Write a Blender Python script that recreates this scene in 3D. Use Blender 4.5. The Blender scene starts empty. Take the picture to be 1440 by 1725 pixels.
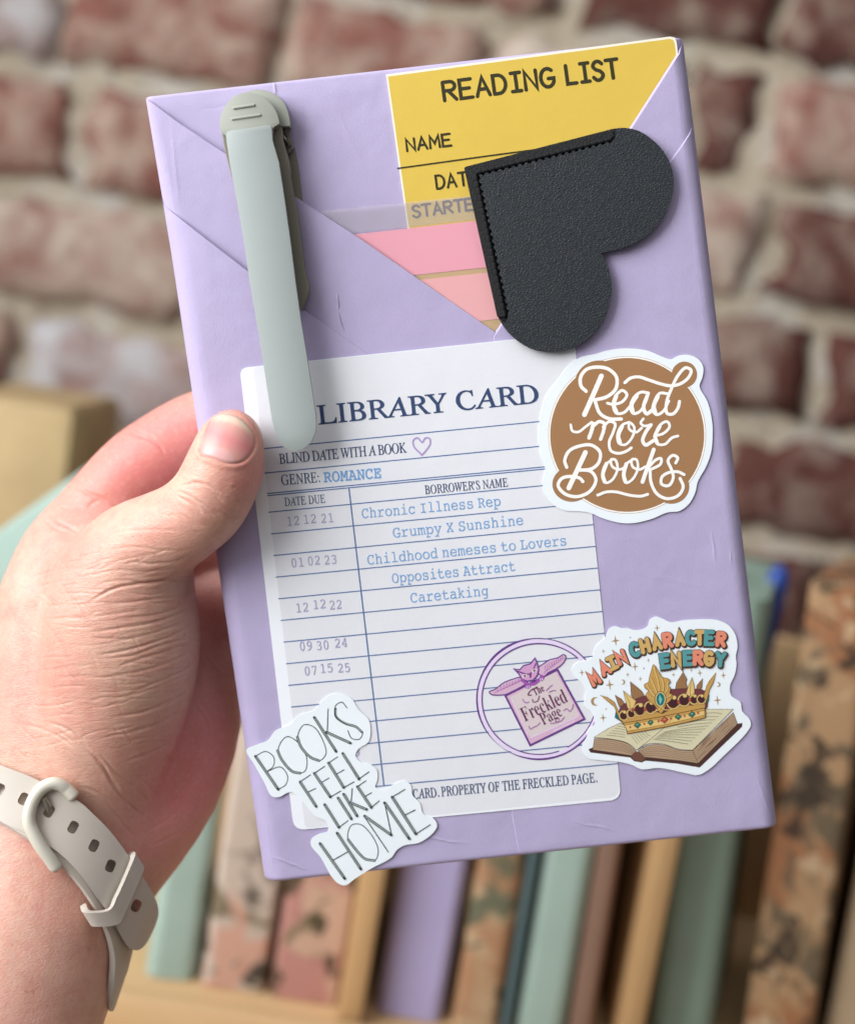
import bpy, bmesh, math, random
import numpy as np
from mathutils import Vector, Matrix
from mathutils.geometry import tessellate_polygon
from mathutils.bvhtree import BVHTree
random.seed(7); rng = np.random.default_rng(7)
sc = bpy.context.scene; COL = sc.collection
rad = math.radians

# ------------------------------------------------------------------ camera, world, lamps
# The photograph is 1440 x 1725; F is the focal length in its pixels (vertical field of view 40 degrees).
F = 1725/2/math.tan(rad(20)); CX, CY = 720.0, 862.5
roll, pitch = rad(9.3), rad(8)
up = Vector((math.sin(roll)*math.cos(pitch), math.cos(roll)*math.cos(pitch), math.sin(pitch)))
ax = Vector((math.cos(roll), -math.sin(roll), 0)); ax = (ax - ax.dot(up)*up).normalized()
ay = up.cross(ax)
CAM_LOC = Vector((0, 0, 0.36))                     # shelf top ends up at z = 0.045, the table at z = 0.03
RW = Matrix((ax, ay, up))                          # camera axes -> world axes
MCW = Matrix.Translation(CAM_LOC) @ RW.to_4x4()
cam = bpy.data.cameras.new('camera'); camo = bpy.data.objects.new('camera', cam); COL.objects.link(camo)
camo.matrix_world = MCW; sc.camera = camo
cam.sensor_fit = 'VERTICAL'; cam.sensor_height = 36; cam.lens = 18/math.tan(rad(20))
cam.clip_start = 0.02; cam.clip_end = 50
cam.dof.use_dof = True; cam.dof.focus_distance = 0.366; cam.dof.aperture_fstop = 6.0

world = bpy.data.worlds.new('World'); sc.world = world; world.use_nodes = True
bg = world.node_tree.nodes['Background']
bg.inputs['Strength'].default_value = 1.0
# a dim room that is brighter towards the window (upper left) than towards the floor and the photographer
_t = world.node_tree; _c = _t.nodes.new('ShaderNodeTexCoord'); _d = _t.nodes.new('ShaderNodeVectorMath'); _d.operation = 'DOT_PRODUCT'
_d.inputs[1].default_value = (-0.70, -0.12, 0.70); _t.links.new(_c.outputs['Generated'], _d.inputs[0])
_m = _t.nodes.new('ShaderNodeMapRange'); _m.inputs['From Min'].default_value = -1; _m.inputs['From Max'].default_value = 1; _t.links.new(_d.outputs['Value'], _m.inputs['Value'])
_r = _t.nodes.new('ShaderNodeValToRGB'); _e = _r.color_ramp.elements
_e[0].position = .25; _e[0].color = (.05, .047, .044, 1); _e[1].position = .95; _e[1].color = (1.05, 1.10, 1.16, 1)
_x = _e.new(.60); _x.color = (.19, .195, .20, 1)
_t.links.new(_m.outputs['Result'], _r.inputs['Fac']); _t.links.new(_r.outputs['Color'], bg.inputs['Color'])

def area_lamp(name, loc, target, sx, sy, power, color, spread=180):
    l = bpy.data.lights.new(name, 'AREA'); l.shape = 'RECTANGLE'; l.size = sx; l.size_y = sy
    l.energy = power; l.color = color; l.spread = rad(spread)
    o = bpy.data.objects.new(name, l); COL.objects.link(o); o.location = loc
    o.rotation_euler = (Vector(target)-Vector(loc)).to_track_quat('-Z', 'Y').to_euler()
area_lamp('window_light', (-0.70, 0.0, 0.74), (0.02, 0.52, 0.56), 0.66, 0.80, 5.8, (0.98, 0.99, 1.0), 100)
area_lamp('fill_light', (0.35, -0.35, 1.6), (0.0, 0.7, 0.2), 0.9, 0.9, 2.0, (1.0, 0.95, 0.88))  # added fill lamp above and behind the camera, not a known fixture

sc.view_settings.view_transform = 'Standard'; sc.view_settings.look = 'None'
sc.view_settings.exposure = 0.0; sc.view_settings.gamma = 1.0; sc.view_settings.use_curve_mapping = False
sc.cycles.use_denoising = True; sc.cycles.max_bounces = 8

# ------------------------------------------------------------------ frames: photo pixel -> parcel plane / world
RP = Matrix(((0.991861350, -0.127275917, -0.003450011), (0.126635084, 0.988954996, -0.077016696), (0.013214276, 0.075952992, 0.997023834)))
TP = Vector((10.6923954, 11.4707141, -372.110819))             # parcel frame in camera space, mm
NP_ = RP.col[2].copy()
PARCEL = MCW @ (Matrix.Translation(TP/1000) @ RP.to_4x4())    # local metres -> world
def L(px, py, w=0.0):
    """photo pixel -> parcel-local mm on the plane at height w above the parcel's front."""
    d = Vector(((px-CX)/F, -(py-CY)/F, -1.0))
    o = TP + NP_*w
    p = d*(o.dot(NP_)/d.dot(NP_))
    return RP.transposed() @ (p - TP)
def depth_at(px, py, w=0.0):
    return -(RP @ L(px, py, w) + TP).z
def world_ray(px, py):
    return (RW @ Vector(((px-CX)/F, -(py-CY)/F, -1.0)))
def hit_y(px, py, Y):
    d = world_ray(px, py); return CAM_LOC + d*(Y/d.y)
def Z(ox, oy, s):
    """converter for points traced in an enlarged view with origin (ox, oy) and scale s"""
    return lambda pts: [(ox+x/s, oy+y/s) for x, y in pts]

# ------------------------------------------------------------------ objects
def tag(o, label=None, cat=None, group=None, kind=None):
    if label: o['label'] = label
    if cat: o['category'] = cat
    if group: o['group'] = group
    if kind: o['kind'] = kind
    return o
def empty(name, mat, label, cat, group=None):
    o = bpy.data.objects.new(name, None); COL.objects.link(o); o.matrix_world = mat; o.empty_display_size = 0.01
    return tag(o, label, cat, group)
def link(name, me, mats, parent=None, mat=None, smooth=None):
    for m in (mats if isinstance(mats, (list, tuple)) else [mats]): me.materials.append(m)
    o = bpy.data.objects.new(name, me); COL.objects.link(o)
    if parent is not None: o.parent = parent
    elif mat is not None: o.matrix_world = mat
    if smooth is not None:
        me.polygons.foreach_set('use_smooth', [True]*len(me.polygons))
        if smooth < 180: me.set_sharp_from_angle(angle=rad(smooth))
    return o
def from_bm(name, bm, mats, parent=None, mat=None, smooth=None, scale=0.001):
    bmesh.ops.scale(bm, vec=(scale,)*3, verts=bm.verts)
    me = bpy.data.meshes.new(name); bm.to_mesh(me); bm.free()
    return link(name, me, mats, parent, mat, smooth)

# ------------------------------------------------------------------ materials
def S(r, g, b):
    f = lambda c: c/12.92 if c <= .04045 else ((c+.055)/1.055)**2.4
    return tuple(f(c/255) for c in (r, g, b))
class NT:
    def __init__(s, name):
        s.m = bpy.data.materials.new(name); s.m.use_nodes = True; s.t = s.m.node_tree
        s.b = s.t.nodes['Principled BSDF']; s.co = None
    def n(s, kind, **kw):
        nd = s.t.nodes.new(kind)
        for k, v in kw.items():
            if hasattr(nd, k): setattr(nd, k, v)
            else: nd.inputs[k].default_value = v
        return nd
    def l(s, a, b): s.t.links.new(a, b)
    def coord(s):
        if s.co is None:
            s.co = s.n('ShaderNodeTexCoord').outputs['Object']
        return s.co
    def noise(s, scale, detail=3, rough=.55, stretch=None, dist=0):
        v = s.coord()
        if stretch:
            mp = s.n('ShaderNodeMapping'); mp.inputs['Scale'].default_value = stretch; s.l(v, mp.inputs['Vector']); v = mp.outputs[0]
        t = s.n('ShaderNodeTexNoise'); t.inputs['Scale'].default_value = scale; t.inputs['Detail'].default_value = detail
        t.inputs['Roughness'].default_value = rough; t.inputs['Distortion'].default_value = dist; s.l(v, t.inputs['Vector'])
        return t.outputs['Fac']
    def ramp(s, fac, stops):
        r = s.n('ShaderNodeValToRGB'); e = r.color_ramp.elements
        while len(e) > 1: e.remove(e[-1])
        e[0].position = stops[0][0]; e[0].color = (*stops[0][1], 1)
        for p, c in stops[1:]:
            x = e.new(p); x.color = (*c, 1)
        s.l(fac, r.inputs['Fac']); return r.outputs['Color']
    def mix(s, fac, a, b, mode='MIX'):
        m = s.n('ShaderNodeMix'); m.data_type = 'RGBA'; m.blend_type = mode
        for i, v in ((0, fac), (6, a), (7, b)):
            if hasattr(v, 'links') or hasattr(v, 'is_linked'): s.l(v, m.inputs[i])
            else: m.inputs[i].default_value = v if i == 0 else (*v, 1)
        return m.outputs[2]
    def bump(s, hgt, strength, dist, prev=None):
        b = s.n('ShaderNodeBump'); b.inputs['Strength'].default_value = strength; b.inputs['Distance'].default_value = dist
        s.l(hgt, b.inputs['Height'])
        if prev is not None: s.l(prev, b.inputs['Normal'])
        return b.outputs['Normal']
    def set(s, color=None, rough=.5, normal=None, spec=.5, sss=0, **kw):
        if color is not None:
            if isinstance(color, tuple): s.b.inputs['Base Color'].default_value = (*color, 1)
            else: s.l(color, s.b.inputs['Base Color'])
        s.b.inputs['Roughness'].default_value = rough; s.b.inputs['Specular IOR Level'].default_value = spec
        if normal is not None: s.l(normal, s.b.inputs['Normal'])
        return s.m
def dull(c, k): return tuple(x*k for x in c)
def simple(name, col, rough=.5, var=.06, nscale=400, bump=0, bscale=2000, bdist=.0001, spec=.4):
    t = NT(name); nz = t.noise(nscale, 3)
    c = t.ramp(nz, [(.3, dull(col, 1-var)), (.7, dull(col, 1+var))])
    nm = t.bump(t.noise(bscale, 3), bump, bdist) if bump else None
    return t.set(c, rough, nm, spec)
def paper(name, col, var=.03, fine=2600, bump=.25, rough=.75, spec=.25):
    t = NT(name); a = t.noise(fine, 4, .6); b = t.noise(90, 2)
    c = t.ramp(a, [(.3, dull(col, 1-var)), (.7, dull(col, 1+var))])
    c = t.mix(.5, c, t.ramp(b, [(.3, dull(col, 1-var)), (.7, dull(col, 1+var))]))
    n1 = t.bump(t.noise(fine*.5, 5, .65), bump, .00008)
    n1 = t.bump(t.noise(120, 2), .25, .0004, n1)
    return t.set(c, rough, n1, spec)
def ink(name, r, g, b, rough=.6, var=.05):
    return simple(name, S(r, g, b), rough, var, 3000, spec=.3)
# ------------------------------------------------------------------ flat shapes on the parcel: sheets, prints, lettering
def spline(pts, closed=False, n=8):
    P = [Vector(p) for p in pts]; N = len(P); out = []
    if N < 3 and not closed: return [tuple(p) for p in P]
    for i in range(N if closed else N-1):
        p1, p2 = P[i], P[(i+1) % N]
        p0 = P[(i-1) % N] if closed or i > 0 else p1*2-p2
        p3 = P[(i+2) % N] if closed or i+2 < N else p2*2-p1
        d1 = max((p1-p0).length, 1e-6)**.5; d2 = max((p2-p1).length, 1e-6)**.5; d3 = max((p3-p2).length, 1e-6)**.5
        m1 = (p2-p1) + d2*((p1-p0)/d1 - (p2-p0)/(d1+d2)); m2 = (p2-p1) + d2*((p3-p2)/d3 - (p3-p1)/(d2+d3))
        for k in range(n):
            t = k/n; t2 = t*t; t3 = t2*t
            out.append(tuple(p1*(2*t3-3*t2+1) + m1*(t3-2*t2+t) + p2*(-2*t3+3*t2) + m2*(t3-t2)))
    if not closed: out.append(tuple(P[-1]))
    return out
def area2(p): return sum(p[i][0]*p[(i+1) % len(p)][1]-p[(i+1) % len(p)][0]*p[i][1] for i in range(len(p)))
def fill(bm, loops):
    """fill outline loops of (u, v, w) (first outer, the rest holes); returns the faces, facing +w"""
    tess = tessellate_polygon([[Vector((p[0], p[1], 0)) for p in lp] for lp in loops])
    vs = [bm.verts.new(p) for lp in loops for p in lp]
    fs = []
    for t in tess:
        a, b, c = (vs[i] for i in t)
        cr = (b.co-a.co).cross(c.co-a.co)
        if cr.length < 1e-12: continue
        try: fs.append(bm.faces.new((a, b, c) if cr.z > 0 else (a, c, b)))
        except ValueError: pass
    return fs
def slab(name, outline, w0, w1, mats, parent=None, mat=None, bevel=0.0, seg=2, holes=(), label=None, smooth=40, face_fn=None, flat=True):
    """a plate cut to a traced outline (pixels), from height w0 to w1 above the parcel's front; true sizes at w1"""
    bm = bmesh.new()
    loops = []
    for i, lp in enumerate([outline, *holes]):
        q = [tuple(L(x, y, w1)) for x, y in lp]
        if (area2(q) > 0) != (i == 0): q.reverse()
        loops.append(q)
    for lp in loops:
        pass
    top = [[bm.verts.new((p[0], p[1], w1)) for p in lp] for lp in loops]
    bot = [[bm.verts.new((p[0], p[1], w0)) for p in lp] for lp in loops]
    tess = tessellate_polygon([[Vector((p[0], p[1], 0)) for p in lp] for lp in loops])
    ft = [v for lp in top for v in lp]; fb = [v for lp in bot for v in lp]
    for t in tess:
        a, b, c = t
        cr = (ft[b].co-ft[a].co).cross(ft[c].co-ft[a].co).z
        if abs(cr) < 1e-9: continue
        if cr < 0: b, c = c, b
        bm.faces.new((ft[a], ft[b], ft[c])); bm.faces.new((fb[a], fb[c], fb[b]))
    edges = []
    for lt, lb in zip(top, bot):
        n = len(lt)
        for i in range(n):
            j = (i+1) % n
            bm.faces.new((lt[i], lb[i], lb[j], lt[j]))
    if bevel:
        bm.edges.ensure_lookup_table(); bm.normal_update()
        rim = set()
        for lt in top:
            n = len(lt)
            for i in range(n):
                e = bm.edges.get((lt[i], lt[(i+1) % n]))
                if e: rim.add(e)
        bmesh.ops.bevel(bm, geom=list(rim), offset=bevel, segments=seg, affect='EDGES', profile=.5, clamp_overlap=True)
    if face_fn: face_fn(bm)
    o = from_bm(name, bm, mats, parent, mat, smooth)
    for p in o.data.polygons:
        if flat and p.normal.z > .99: p.use_smooth = False     # the face stays flat, only the rim is rounded
    return o

ITAL = math.tan(rad(15.6))
GLY = {'type': (0x1D670, 0x1D68A, 0x1D7F6), 'roman': (0x1D434, 0x1D44E, None), 'bold': (0x1D400, 0x1D41A, 0x1D7CE), 'frak': (0x1D56C, 0x1D586, None)}
_tc = {}
def glyphs(s, style, thin=0.0, space=1.0):
    key = (s, style, thin, space)
    if key in _tc: return _tc[key]
    upc, lo, dg = GLY[style]; body = ''
    for ch in s:
        if 'A' <= ch <= 'Z': body += chr(upc+ord(ch)-65)
        elif ch == 'h' and style == 'roman': body += '\u210e'
        elif 'a' <= ch <= 'z': body += chr(lo+ord(ch)-97)
        elif ch.isdigit() and dg: body += chr(dg+ord(ch)-48)
        else: body += ch
    c = bpy.data.curves.new('lettering', 'FONT'); c.body = body; c.offset = thin; c.space_character = space; c.resolution_u = 4
    o = bpy.data.objects.new('lettering', c); COL.objects.link(o)
    dgph = bpy.context.evaluated_depsgraph_get(); dgph.update()
    e = o.evaluated_get(dgph); me = e.to_mesh()
    v = np.array([p.co[:2] for p in me.vertices]) if len(me.vertices) else np.zeros((0, 2)); f = [tuple(p.vertices) for p in me.polygons]
    e.to_mesh_clear(); bpy.data.objects.remove(o); bpy.data.curves.remove(c)
    if style == 'roman': v = np.c_[v[:, 0]-v[:, 1]*ITAL, v[:, 1]]
    _tc[key] = (v, f); return v, f
_cap = {}
def cap(style):
    if style not in _cap: _cap[style] = glyphs('H', style)[0][:, 1].max()
    return _cap[style]

# strokes of a plain capital alphabet in a unit box (x right, y up)
def arc(cx, cy, rx, ry, a0, a1, n=14): return [(cx+rx*math.cos(rad(a0+(a1-a0)*i/n)), cy+ry*math.sin(rad(a0+(a1-a0)*i/n))) for i in range(n+1)]
SF = {
 'R': [[(0, 0), (0, 1)], [(0, 1), (.45, 1)]+arc(.45, .76, .32, .24, 90, -90)+[(0, .52)], [(.3, .52), (.8, 0)]],
 'E': [[(.75, 1), (0, 1), (0, 0), (.78, 0)], [(0, .52), (.62, .52)]],
 'A': [[(0, 0), (.42, 1), (.85, 0)], [(.16, .36), (.69, .36)]],
 'D': [[(0, 0), (0, 1), (.3, 1)]+arc(.3, .5, .5, .5, 90, -90)+[(0, 0)]],
 'I': [[(.1, 1), (.7, 1)], [(.4, 1), (.4, 0)], [(.1, 0), (.7, 0)]],
 'N': [[(0, 0), (0, 1), (.75, 0), (.75, 1)]],
 'G': [arc(.45, .5, .45, .5, 50, 330)+[(.85, .45), (.5, .45)]],
 'L': [[(0, 1), (0, 0), (.68, 0)]],
 'S': [spline([(.72, .86), (.5, 1), (.2, .97), (.05, .76), (.25, .57), (.55, .46), (.74, .25), (.55, .03), (.25, 0), (.02, .16)], n=4)],
 'T': [[(0, 1), (.85, 1)], [(.42, 1), (.42, 0)]],
 'M': [[(0, 0), (.05, 1), (.45, .35), (.85, 1), (.9, 0)]],
 'C': [arc(.45, .5, .45, .5, 45, 315)],
 'H': [[(0, 0), (0, 1)], [(.75, 0), (.75, 1)], [(0, .5), (.75, .5)]],
 'Y': [[(0, 1), (.38, .5), (.78, 1)], [(.38, .5), (.38, 0)]],
}
class Print:
    """ink shapes on one surface: every shape a micrometre above the one before it, all in one mesh"""
    def __init__(s, w): s.w = w; s.bm = bmesh.new(); s.mats = []; s.step = .0012
    def mi(s, m):
        if m not in s.mats: s.mats.append(m)
        return s.mats.index(m)
    def pt(s, p, dw=0): q = L(p[0], p[1], s.w); return (q[0], q[1], s.w+dw)
    def poly(s, pts, m, holes=()):
        s.w += s.step
        fs = fill(s.bm, [[s.pt(p) for p in lp] for lp in [pts, *holes]])
        k = s.mi(m)
        for f in fs: f.material_index = k
    def stroke(s, pts, width, m, closed=False, cap=True, taper=None):
        s.w += s.step*2; k = s.mi(m); P = []
        for p in pts:
            v = Vector(p)
            if not P or (v-P[-1]).length > .05: P.append(v)
        if closed and len(P) > 2 and (P[0]-P[-1]).length < .05: P.pop()
        if len(P) < 2: return
        n = len(P); le, ri = [], []
        for i in range(n):
            a = P[i-1] if (i or closed) else P[i]*2-P[i+1]
            b = P[(i+1) % n] if (i+1 < n or closed) else P[i]*2-P[i-1]
            d1 = (P[i]-a).normalized(); d2 = (b-P[i]).normalized(); t = (d1+d2)
            t = t.normalized() if t.length > .1 else d1
            nn = Vector((-t.y, t.x)); c = max(.45, nn.dot(Vector((-d1.y, d1.x))))
            wd = (width if not callable(width) else width(i/max(1, n-1)))/2/c
            dz = s.step*1.5*i/n
            le.append(s.bm.verts.new(s.pt(P[i]+nn*wd, dz))); ri.append(s.bm.verts.new(s.pt(P[i]-nn*wd, dz)))
        for i in range(n if closed else n-1):
            j = (i+1) % n
            try: s.face((le[i], le[j], ri[j], ri[i]), k)
            except ValueError: pass
        if cap and not closed:
            for i, sg in ((0, -1), (n-1, 1)):
                t = (P[1]-P[0]).normalized() if i == 0 else (P[-1]-P[-2]).normalized()
                t = t*sg; nn = Vector((-t.y, t.x)); wd = (width if not callable(width) else width(0 if i == 0 else 1))/2
                A, B = (le[i], ri[i]) if sg == 1 else (ri[i], le[i])
                arcv = [s.bm.verts.new(s.pt(P[i]+nn*wd*math.cos(a)+t*wd*math.sin(a), s.step*1.5*i/n)) for a in [math.pi*q/6 for q in range(1, 6)]]
                s.face([A]+arcv+[B], k)
    def face(s, vs, k):
        f = s.bm.faces.new(vs); f.normal_update()
        if f.normal.z < 0: f.normal_flip()
        f.material_index = k
    def text(s, body, p0, p1, h, m, style='type', thin=0.0, space=1.0, fit=True, slant=0.0):
        v, f = glyphs(body, style, thin, space)
        if not len(v): return
        s.w += s.step; k = s.mi(m); ch = cap(style)
        x0, x1 = v[:, 0].min(), v[:, 0].max()
        p0 = Vector(p0); p1 = Vector(p1); d = p1-p0; ex = d/(x1-x0); ey = Vector((d.y, -d.x)).normalized()*(h/ch)
        vs = [s.bm.verts.new(s.pt(p0+ex*(x-x0)+ey*y+d.normalized()*slant*y*(h/ch))) for x, y in v]
        for q in f:
            try: s.face([vs[i] for i in q], k)
            except ValueError: pass
    def caps(s, body, p0, p1, h, width, m, gap=.28):
        """lettering drawn with round-ended strokes between two baseline points"""
        p0 = Vector(p0); p1 = Vector(p1); d = p1-p0; t = d.normalized(); n = Vector((t.y, -t.x))
        adv = []; x = 0
        for ch in body:
            if ch == ' ': x += .55; continue
            wd = max(q[0] for st in SF[ch] for q in st); adv.append((ch, x)); x += wd+gap
        x -= gap; k = d.length/x
        for ch, x in adv:
            for st in SF[ch]: s.stroke([p0+t*(x+q[0])*k+n*q[1]*h for q in st], width, m)
    def glyph(s, ch, c, w, h, ang, width, m, dx=0, dy=0):
        """one stroke capital centred on c, turned by ang degrees"""
        wd = max(q[0] for st in SF[ch] for q in st); a = rad(ang); t = Vector((math.cos(a), -math.sin(a))); n = Vector((-math.sin(a), -math.cos(a)))
        for st in SF[ch]:
            s.stroke([Vector(c)+Vector((dx, dy))+t*(q[0]/wd-.5)*w+n*(q[1]-.5)*h for q in st], width, m)
    def build(s, name, parent):
        return from_bm(name, s.bm, s.mats, parent)
def ellipse(cx, cy, rx, ry, ang=0, n=40, a0=0, a1=360):
    ca, sa = math.cos(rad(ang)), math.sin(rad(ang)); full = a1-a0 >= 360
    out = []
    for i in range(n if full else n+1):
        t = rad(a0+(a1-a0)*i/n); x, y = rx*math.cos(t), ry*math.sin(t)
        out.append((cx+x*ca-y*sa, cy+x*sa+y*ca))
    return out
# ------------------------------------------------------------------ brick wall, rack, books behind
def bm_box(bm, x0, x1, y0, y1, z0, z1, bev=0, seg=2, mi=0):
    r = bmesh.ops.create_cube(bm, size=1.0); vs = r['verts']
    for v in vs: v.co = Vector(((x0+x1)/2+v.co.x*(x1-x0), (y0+y1)/2+v.co.y*(y1-y0), (z0+z1)/2+v.co.z*(z1-z0)))
    fs = set(f for v in vs for f in v.link_faces)
    for f in fs: f.material_index = mi
    if bev:
        es = list(set(e for v in vs for e in v.link_edges))
        r = bmesh.ops.bevel(bm, geom=es, offset=bev, segments=seg, affect='EDGES', profile=.5, clamp_overlap=True)
        return list(set(vs) | set(r['verts'])) if vs and vs[0].is_valid else r['verts']
    return vs

WY = 0.95; ZC = CAM_LOC.z
t = NT('old_mortar')
mort = t.mix(t.noise(55, 4, .65), S(208, 197, 176), S(172, 156, 134))
mort = t.mix(t.ramp(t.noise(24, 3), [(.48, (0, 0, 0)), (.66, (.75,)*3)]), mort, S(214, 212, 206))
mort = t.mix(t.ramp(t.noise(60, 4, .7), [(.56, (0, 0, 0)), (.70, (.6,)*3)]), mort, S(120, 100, 84))
MORTAR = t.set(mort, .95, t.bump(t.noise(160, 5, .7), .8, .006), .1)
def brick_mat(name, c0, c1, lime, amount):
    t = NT(name)
    c = t.mix(t.noise(30, 4, .6), dull(c0, .90), dull(c1, .96))
    c = t.mix(t.ramp(t.noise(140, 4, .7), [(.42, (0, 0, 0)), (.70, (.75,)*3)]), c, dull(c0, .5))
    c = t.mix(t.ramp(t.noise(26, 5, .62, dist=.4), [(1-amount-.10, (0, 0, 0)), (1-amount+.16, (.8,)*3)]), c, lime)
    return t.set(c, .92, t.bump(t.noise(120, 5, .7), .7, .005), .1)
BRICKS = [brick_mat('red_brick', S(142, 92, 82), S(164, 116, 104), S(200, 184, 166), .48),
          brick_mat('dark_shaded_brick', S(98, 60, 54), S(116, 78, 70), S(178, 162, 146), .42),  # darker red brick that also carries the light falling off to the right
          brick_mat('pale_rubbed_brick', S(156, 110, 100), S(174, 138, 124), S(208, 196, 180), .54),
          brick_mat('limewashed_brick', S(150, 98, 88), S(178, 148, 134), S(206, 208, 210), .55)]
def build_wall():
    bm = bmesh.new()
    x0, x1, z0, z1 = -.95, .95, 0.03, ZC+.55
    nx, nz = 150, 76
    g = [[bm.verts.new((x0+(x1-x0)*i/nx, WY+.0095+rng.uniform(-.003, .003), z0+(z1-z0)*j/nz)) for i in range(nx+1)] for j in range(nz+1)]
    for j in range(nz):
        for i in range(nx): bm.faces.new((g[j][i], g[j][i+1], g[j+1][i+1], g[j+1][i]))
    bk = [bm.verts.new((x, WY+.12, z)) for x, z in ((x0, z0), (x1, z0), (x1, z1), (x0, z1))]
    bm.faces.new((bk[3], bk[2], bk[1], bk[0]))
    fixed = {0: [(.045, .17, 1), (.178, .37, 1), (-.29, -.13, 2), (-.12, .03, 0)],  # dark bricks sit on the right: the light's falloff put into their colour
             1: [(-.42, -.291, 3), (-.2826, -.149, 0), (-.138, -.012, 0), (.0, .122, 2), (.134, .171, 1), (.184, .32, 0)],
             2: [(-.42, -.277, 0), (-.259, -.13, 0), (-.115, .02, 2), (.03, .185, 2), (.2, .38, 1)],
             3: [(-.38, -.18, 2), (-.165, -.03, 0), (-.015, .155, 2), (.17, .232, 1), (.25, .40, 1)],
             4: [(-.47, -.30, 0), (-.285, -.16, 3), (-.145, .03, 0), (.045, .18, 1), (.196, .40, 1)]}
    for k in range(-4, 8):
        zb = ZC+.194-.078*k
        lst = fixed.get(k)
        cells = list(lst) if lst else []
        lo = min([c[0] for c in cells], default=0.0); hi = max([c[1] for c in cells], default=0.0)
        x = lo-.014
        while x > x0:
            w = random.choice((.195, .12, .2)); cells.append((x-w, x, random.choice((0, 0, 2, 3)))); x -= w+.014
        x = hi+.014 if cells else 0
        while x < x1:
            w = random.choice((.195, .12, .2)); cells.append((x, x+w, random.choice((0, 1, 1, 3)))); x += w+.014  # darker draw than on the left, painting the falloff of light
        for a, b, m in cells:
            a, b = max(a, x0), min(b, x1)
            if b-a < .02: continue
            zz0, zz1 = max(zb+.008, z0+.002), min(zb+.070, z1)
            if zz1-zz0 < .02: continue
            n0 = len(bm.verts)
            y = WY+random.uniform(-.004, .003)
            nxx = max(3, int((b-a)/.014)); nzz = max(2, int((zz1-zz0)/.013))
            fr = []
            for j in range(nzz+1):
                row = []
                for i in range(nxx+1):
                    e = i in (0, nxx) or j in (0, nzz)
                    xx = a+(b-a)*i/nxx+rng.uniform(-.004, .004)+(.0035*rng.normal() if i in (0, nxx) else 0); zq = zz0+(zz1-zz0)*j/nzz+rng.uniform(-.003, .003)+(.0025*rng.normal() if j in (0, nzz) else 0)
                    row.append(bm.verts.new((xx, y+(.004 if e else 0)+rng.uniform(-.0015, .0015), zq)))
                fr.append(row)
            fs = [bm.faces.new((fr[j][i], fr[j][i+1], fr[j+1][i+1], fr[j+1][i])) for j in range(nzz) for i in range(nxx)]
            ring = fr[0]+[r[-1] for r in fr[1:]]+fr[-1][-2::-1]+[r[0] for r in fr[-2:0:-1]]
            back = [bm.verts.new((v.co.x, WY+.03, v.co.z)) for v in ring]
            for i in range(len(ring)):
                j = (i+1) % len(ring); fs.append(bm.faces.new((ring[j], ring[i], back[i], back[j])))
            for f in fs: f.material_index = 1+m
    o = from_bm('brick_wall', bm, [MORTAR, *BRICKS], None, Matrix(), 180, 1.0)
    tag(o, 'old red brick wall with thick pale mortar and limewash patches, behind everything', 'brick wall')
build_wall()

def wood_mat(name, c0, c1, stretch=(4, 60, 60)):
    t = NT(name); a = t.noise(6, 5, .6, stretch, .6); b = t.noise(30, 3, .5, stretch)
    c = t.mix(a, c0, c1); c = t.mix(.35, c, t.mix(b, dull(c1, .8), c0))
    return t.set(c, .55, t.bump(b, .15, .0006), .3)
PINE = wood_mat('pine_wood', S(222, 190, 146), S(200, 162, 116))
PINE_UP = wood_mat('pine_upright', S(214, 178, 130), S(190, 148, 100), (60, 60, 4))
TABLE = wood_mat('table_wood', S(214, 190, 162), S(196, 168, 138))
SZ = 0.0448; Y0 = 0.60                               # shelf top, plane of the spines
bm = bmesh.new(); bm_box(bm, -1.2, 1.2, .25, 1.3, -.02, .0285, .004)
tag(from_bm('table_top', bm, TABLE, None, Matrix(), 40, 1.0), 'light wooden table top under the book rack, bottom left', 'table', None)
rack = empty('book_rack', Matrix.Translation((0, .66, .0285)), 'low pine rack of divided slots holding the row of wrapped books', 'book rack')
RO = Vector((0, .66, .0285))
def rack_part(name, x0, x1, y0, y1, z0, z1, m=PINE, lean=0):
    bm = bmesh.new(); bm_box(bm, x0, x1, y0, y1, z0, z1, .0015)
    if lean: bmesh.ops.transform(bm, matrix=Matrix.Translation((x0, 0, z0)) @ Matrix.Rotation(lean, 4, 'Y') @ Matrix.Translation((-x0, 0, -z0)), verts=bm.verts)
    bmesh.ops.translate(bm, vec=-RO, verts=bm.verts)
    return from_bm(name, bm, m, rack, None, 40, 1.0)
rack_part('shelf_board', -.52, .52, .583, .80, .029, SZ)
rack_part('front_rail', -.53, .53, .572, .5825, .029, SZ+.004)
rack_part('back_board', -.52, .52, .785, .80, SZ+.0005, .21)
DIV = []
for px0, px1, yb, zt in ((568, 612, 1700, .20), (1052, 1086, 1725, .205)):
    xa, xb = hit_y(px0, yb, .585).x, hit_y(px1, yb, .585).x
    rack_part('divider', xa, xb, .585, .78, SZ+.0005, zt, PINE_UP)

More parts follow.
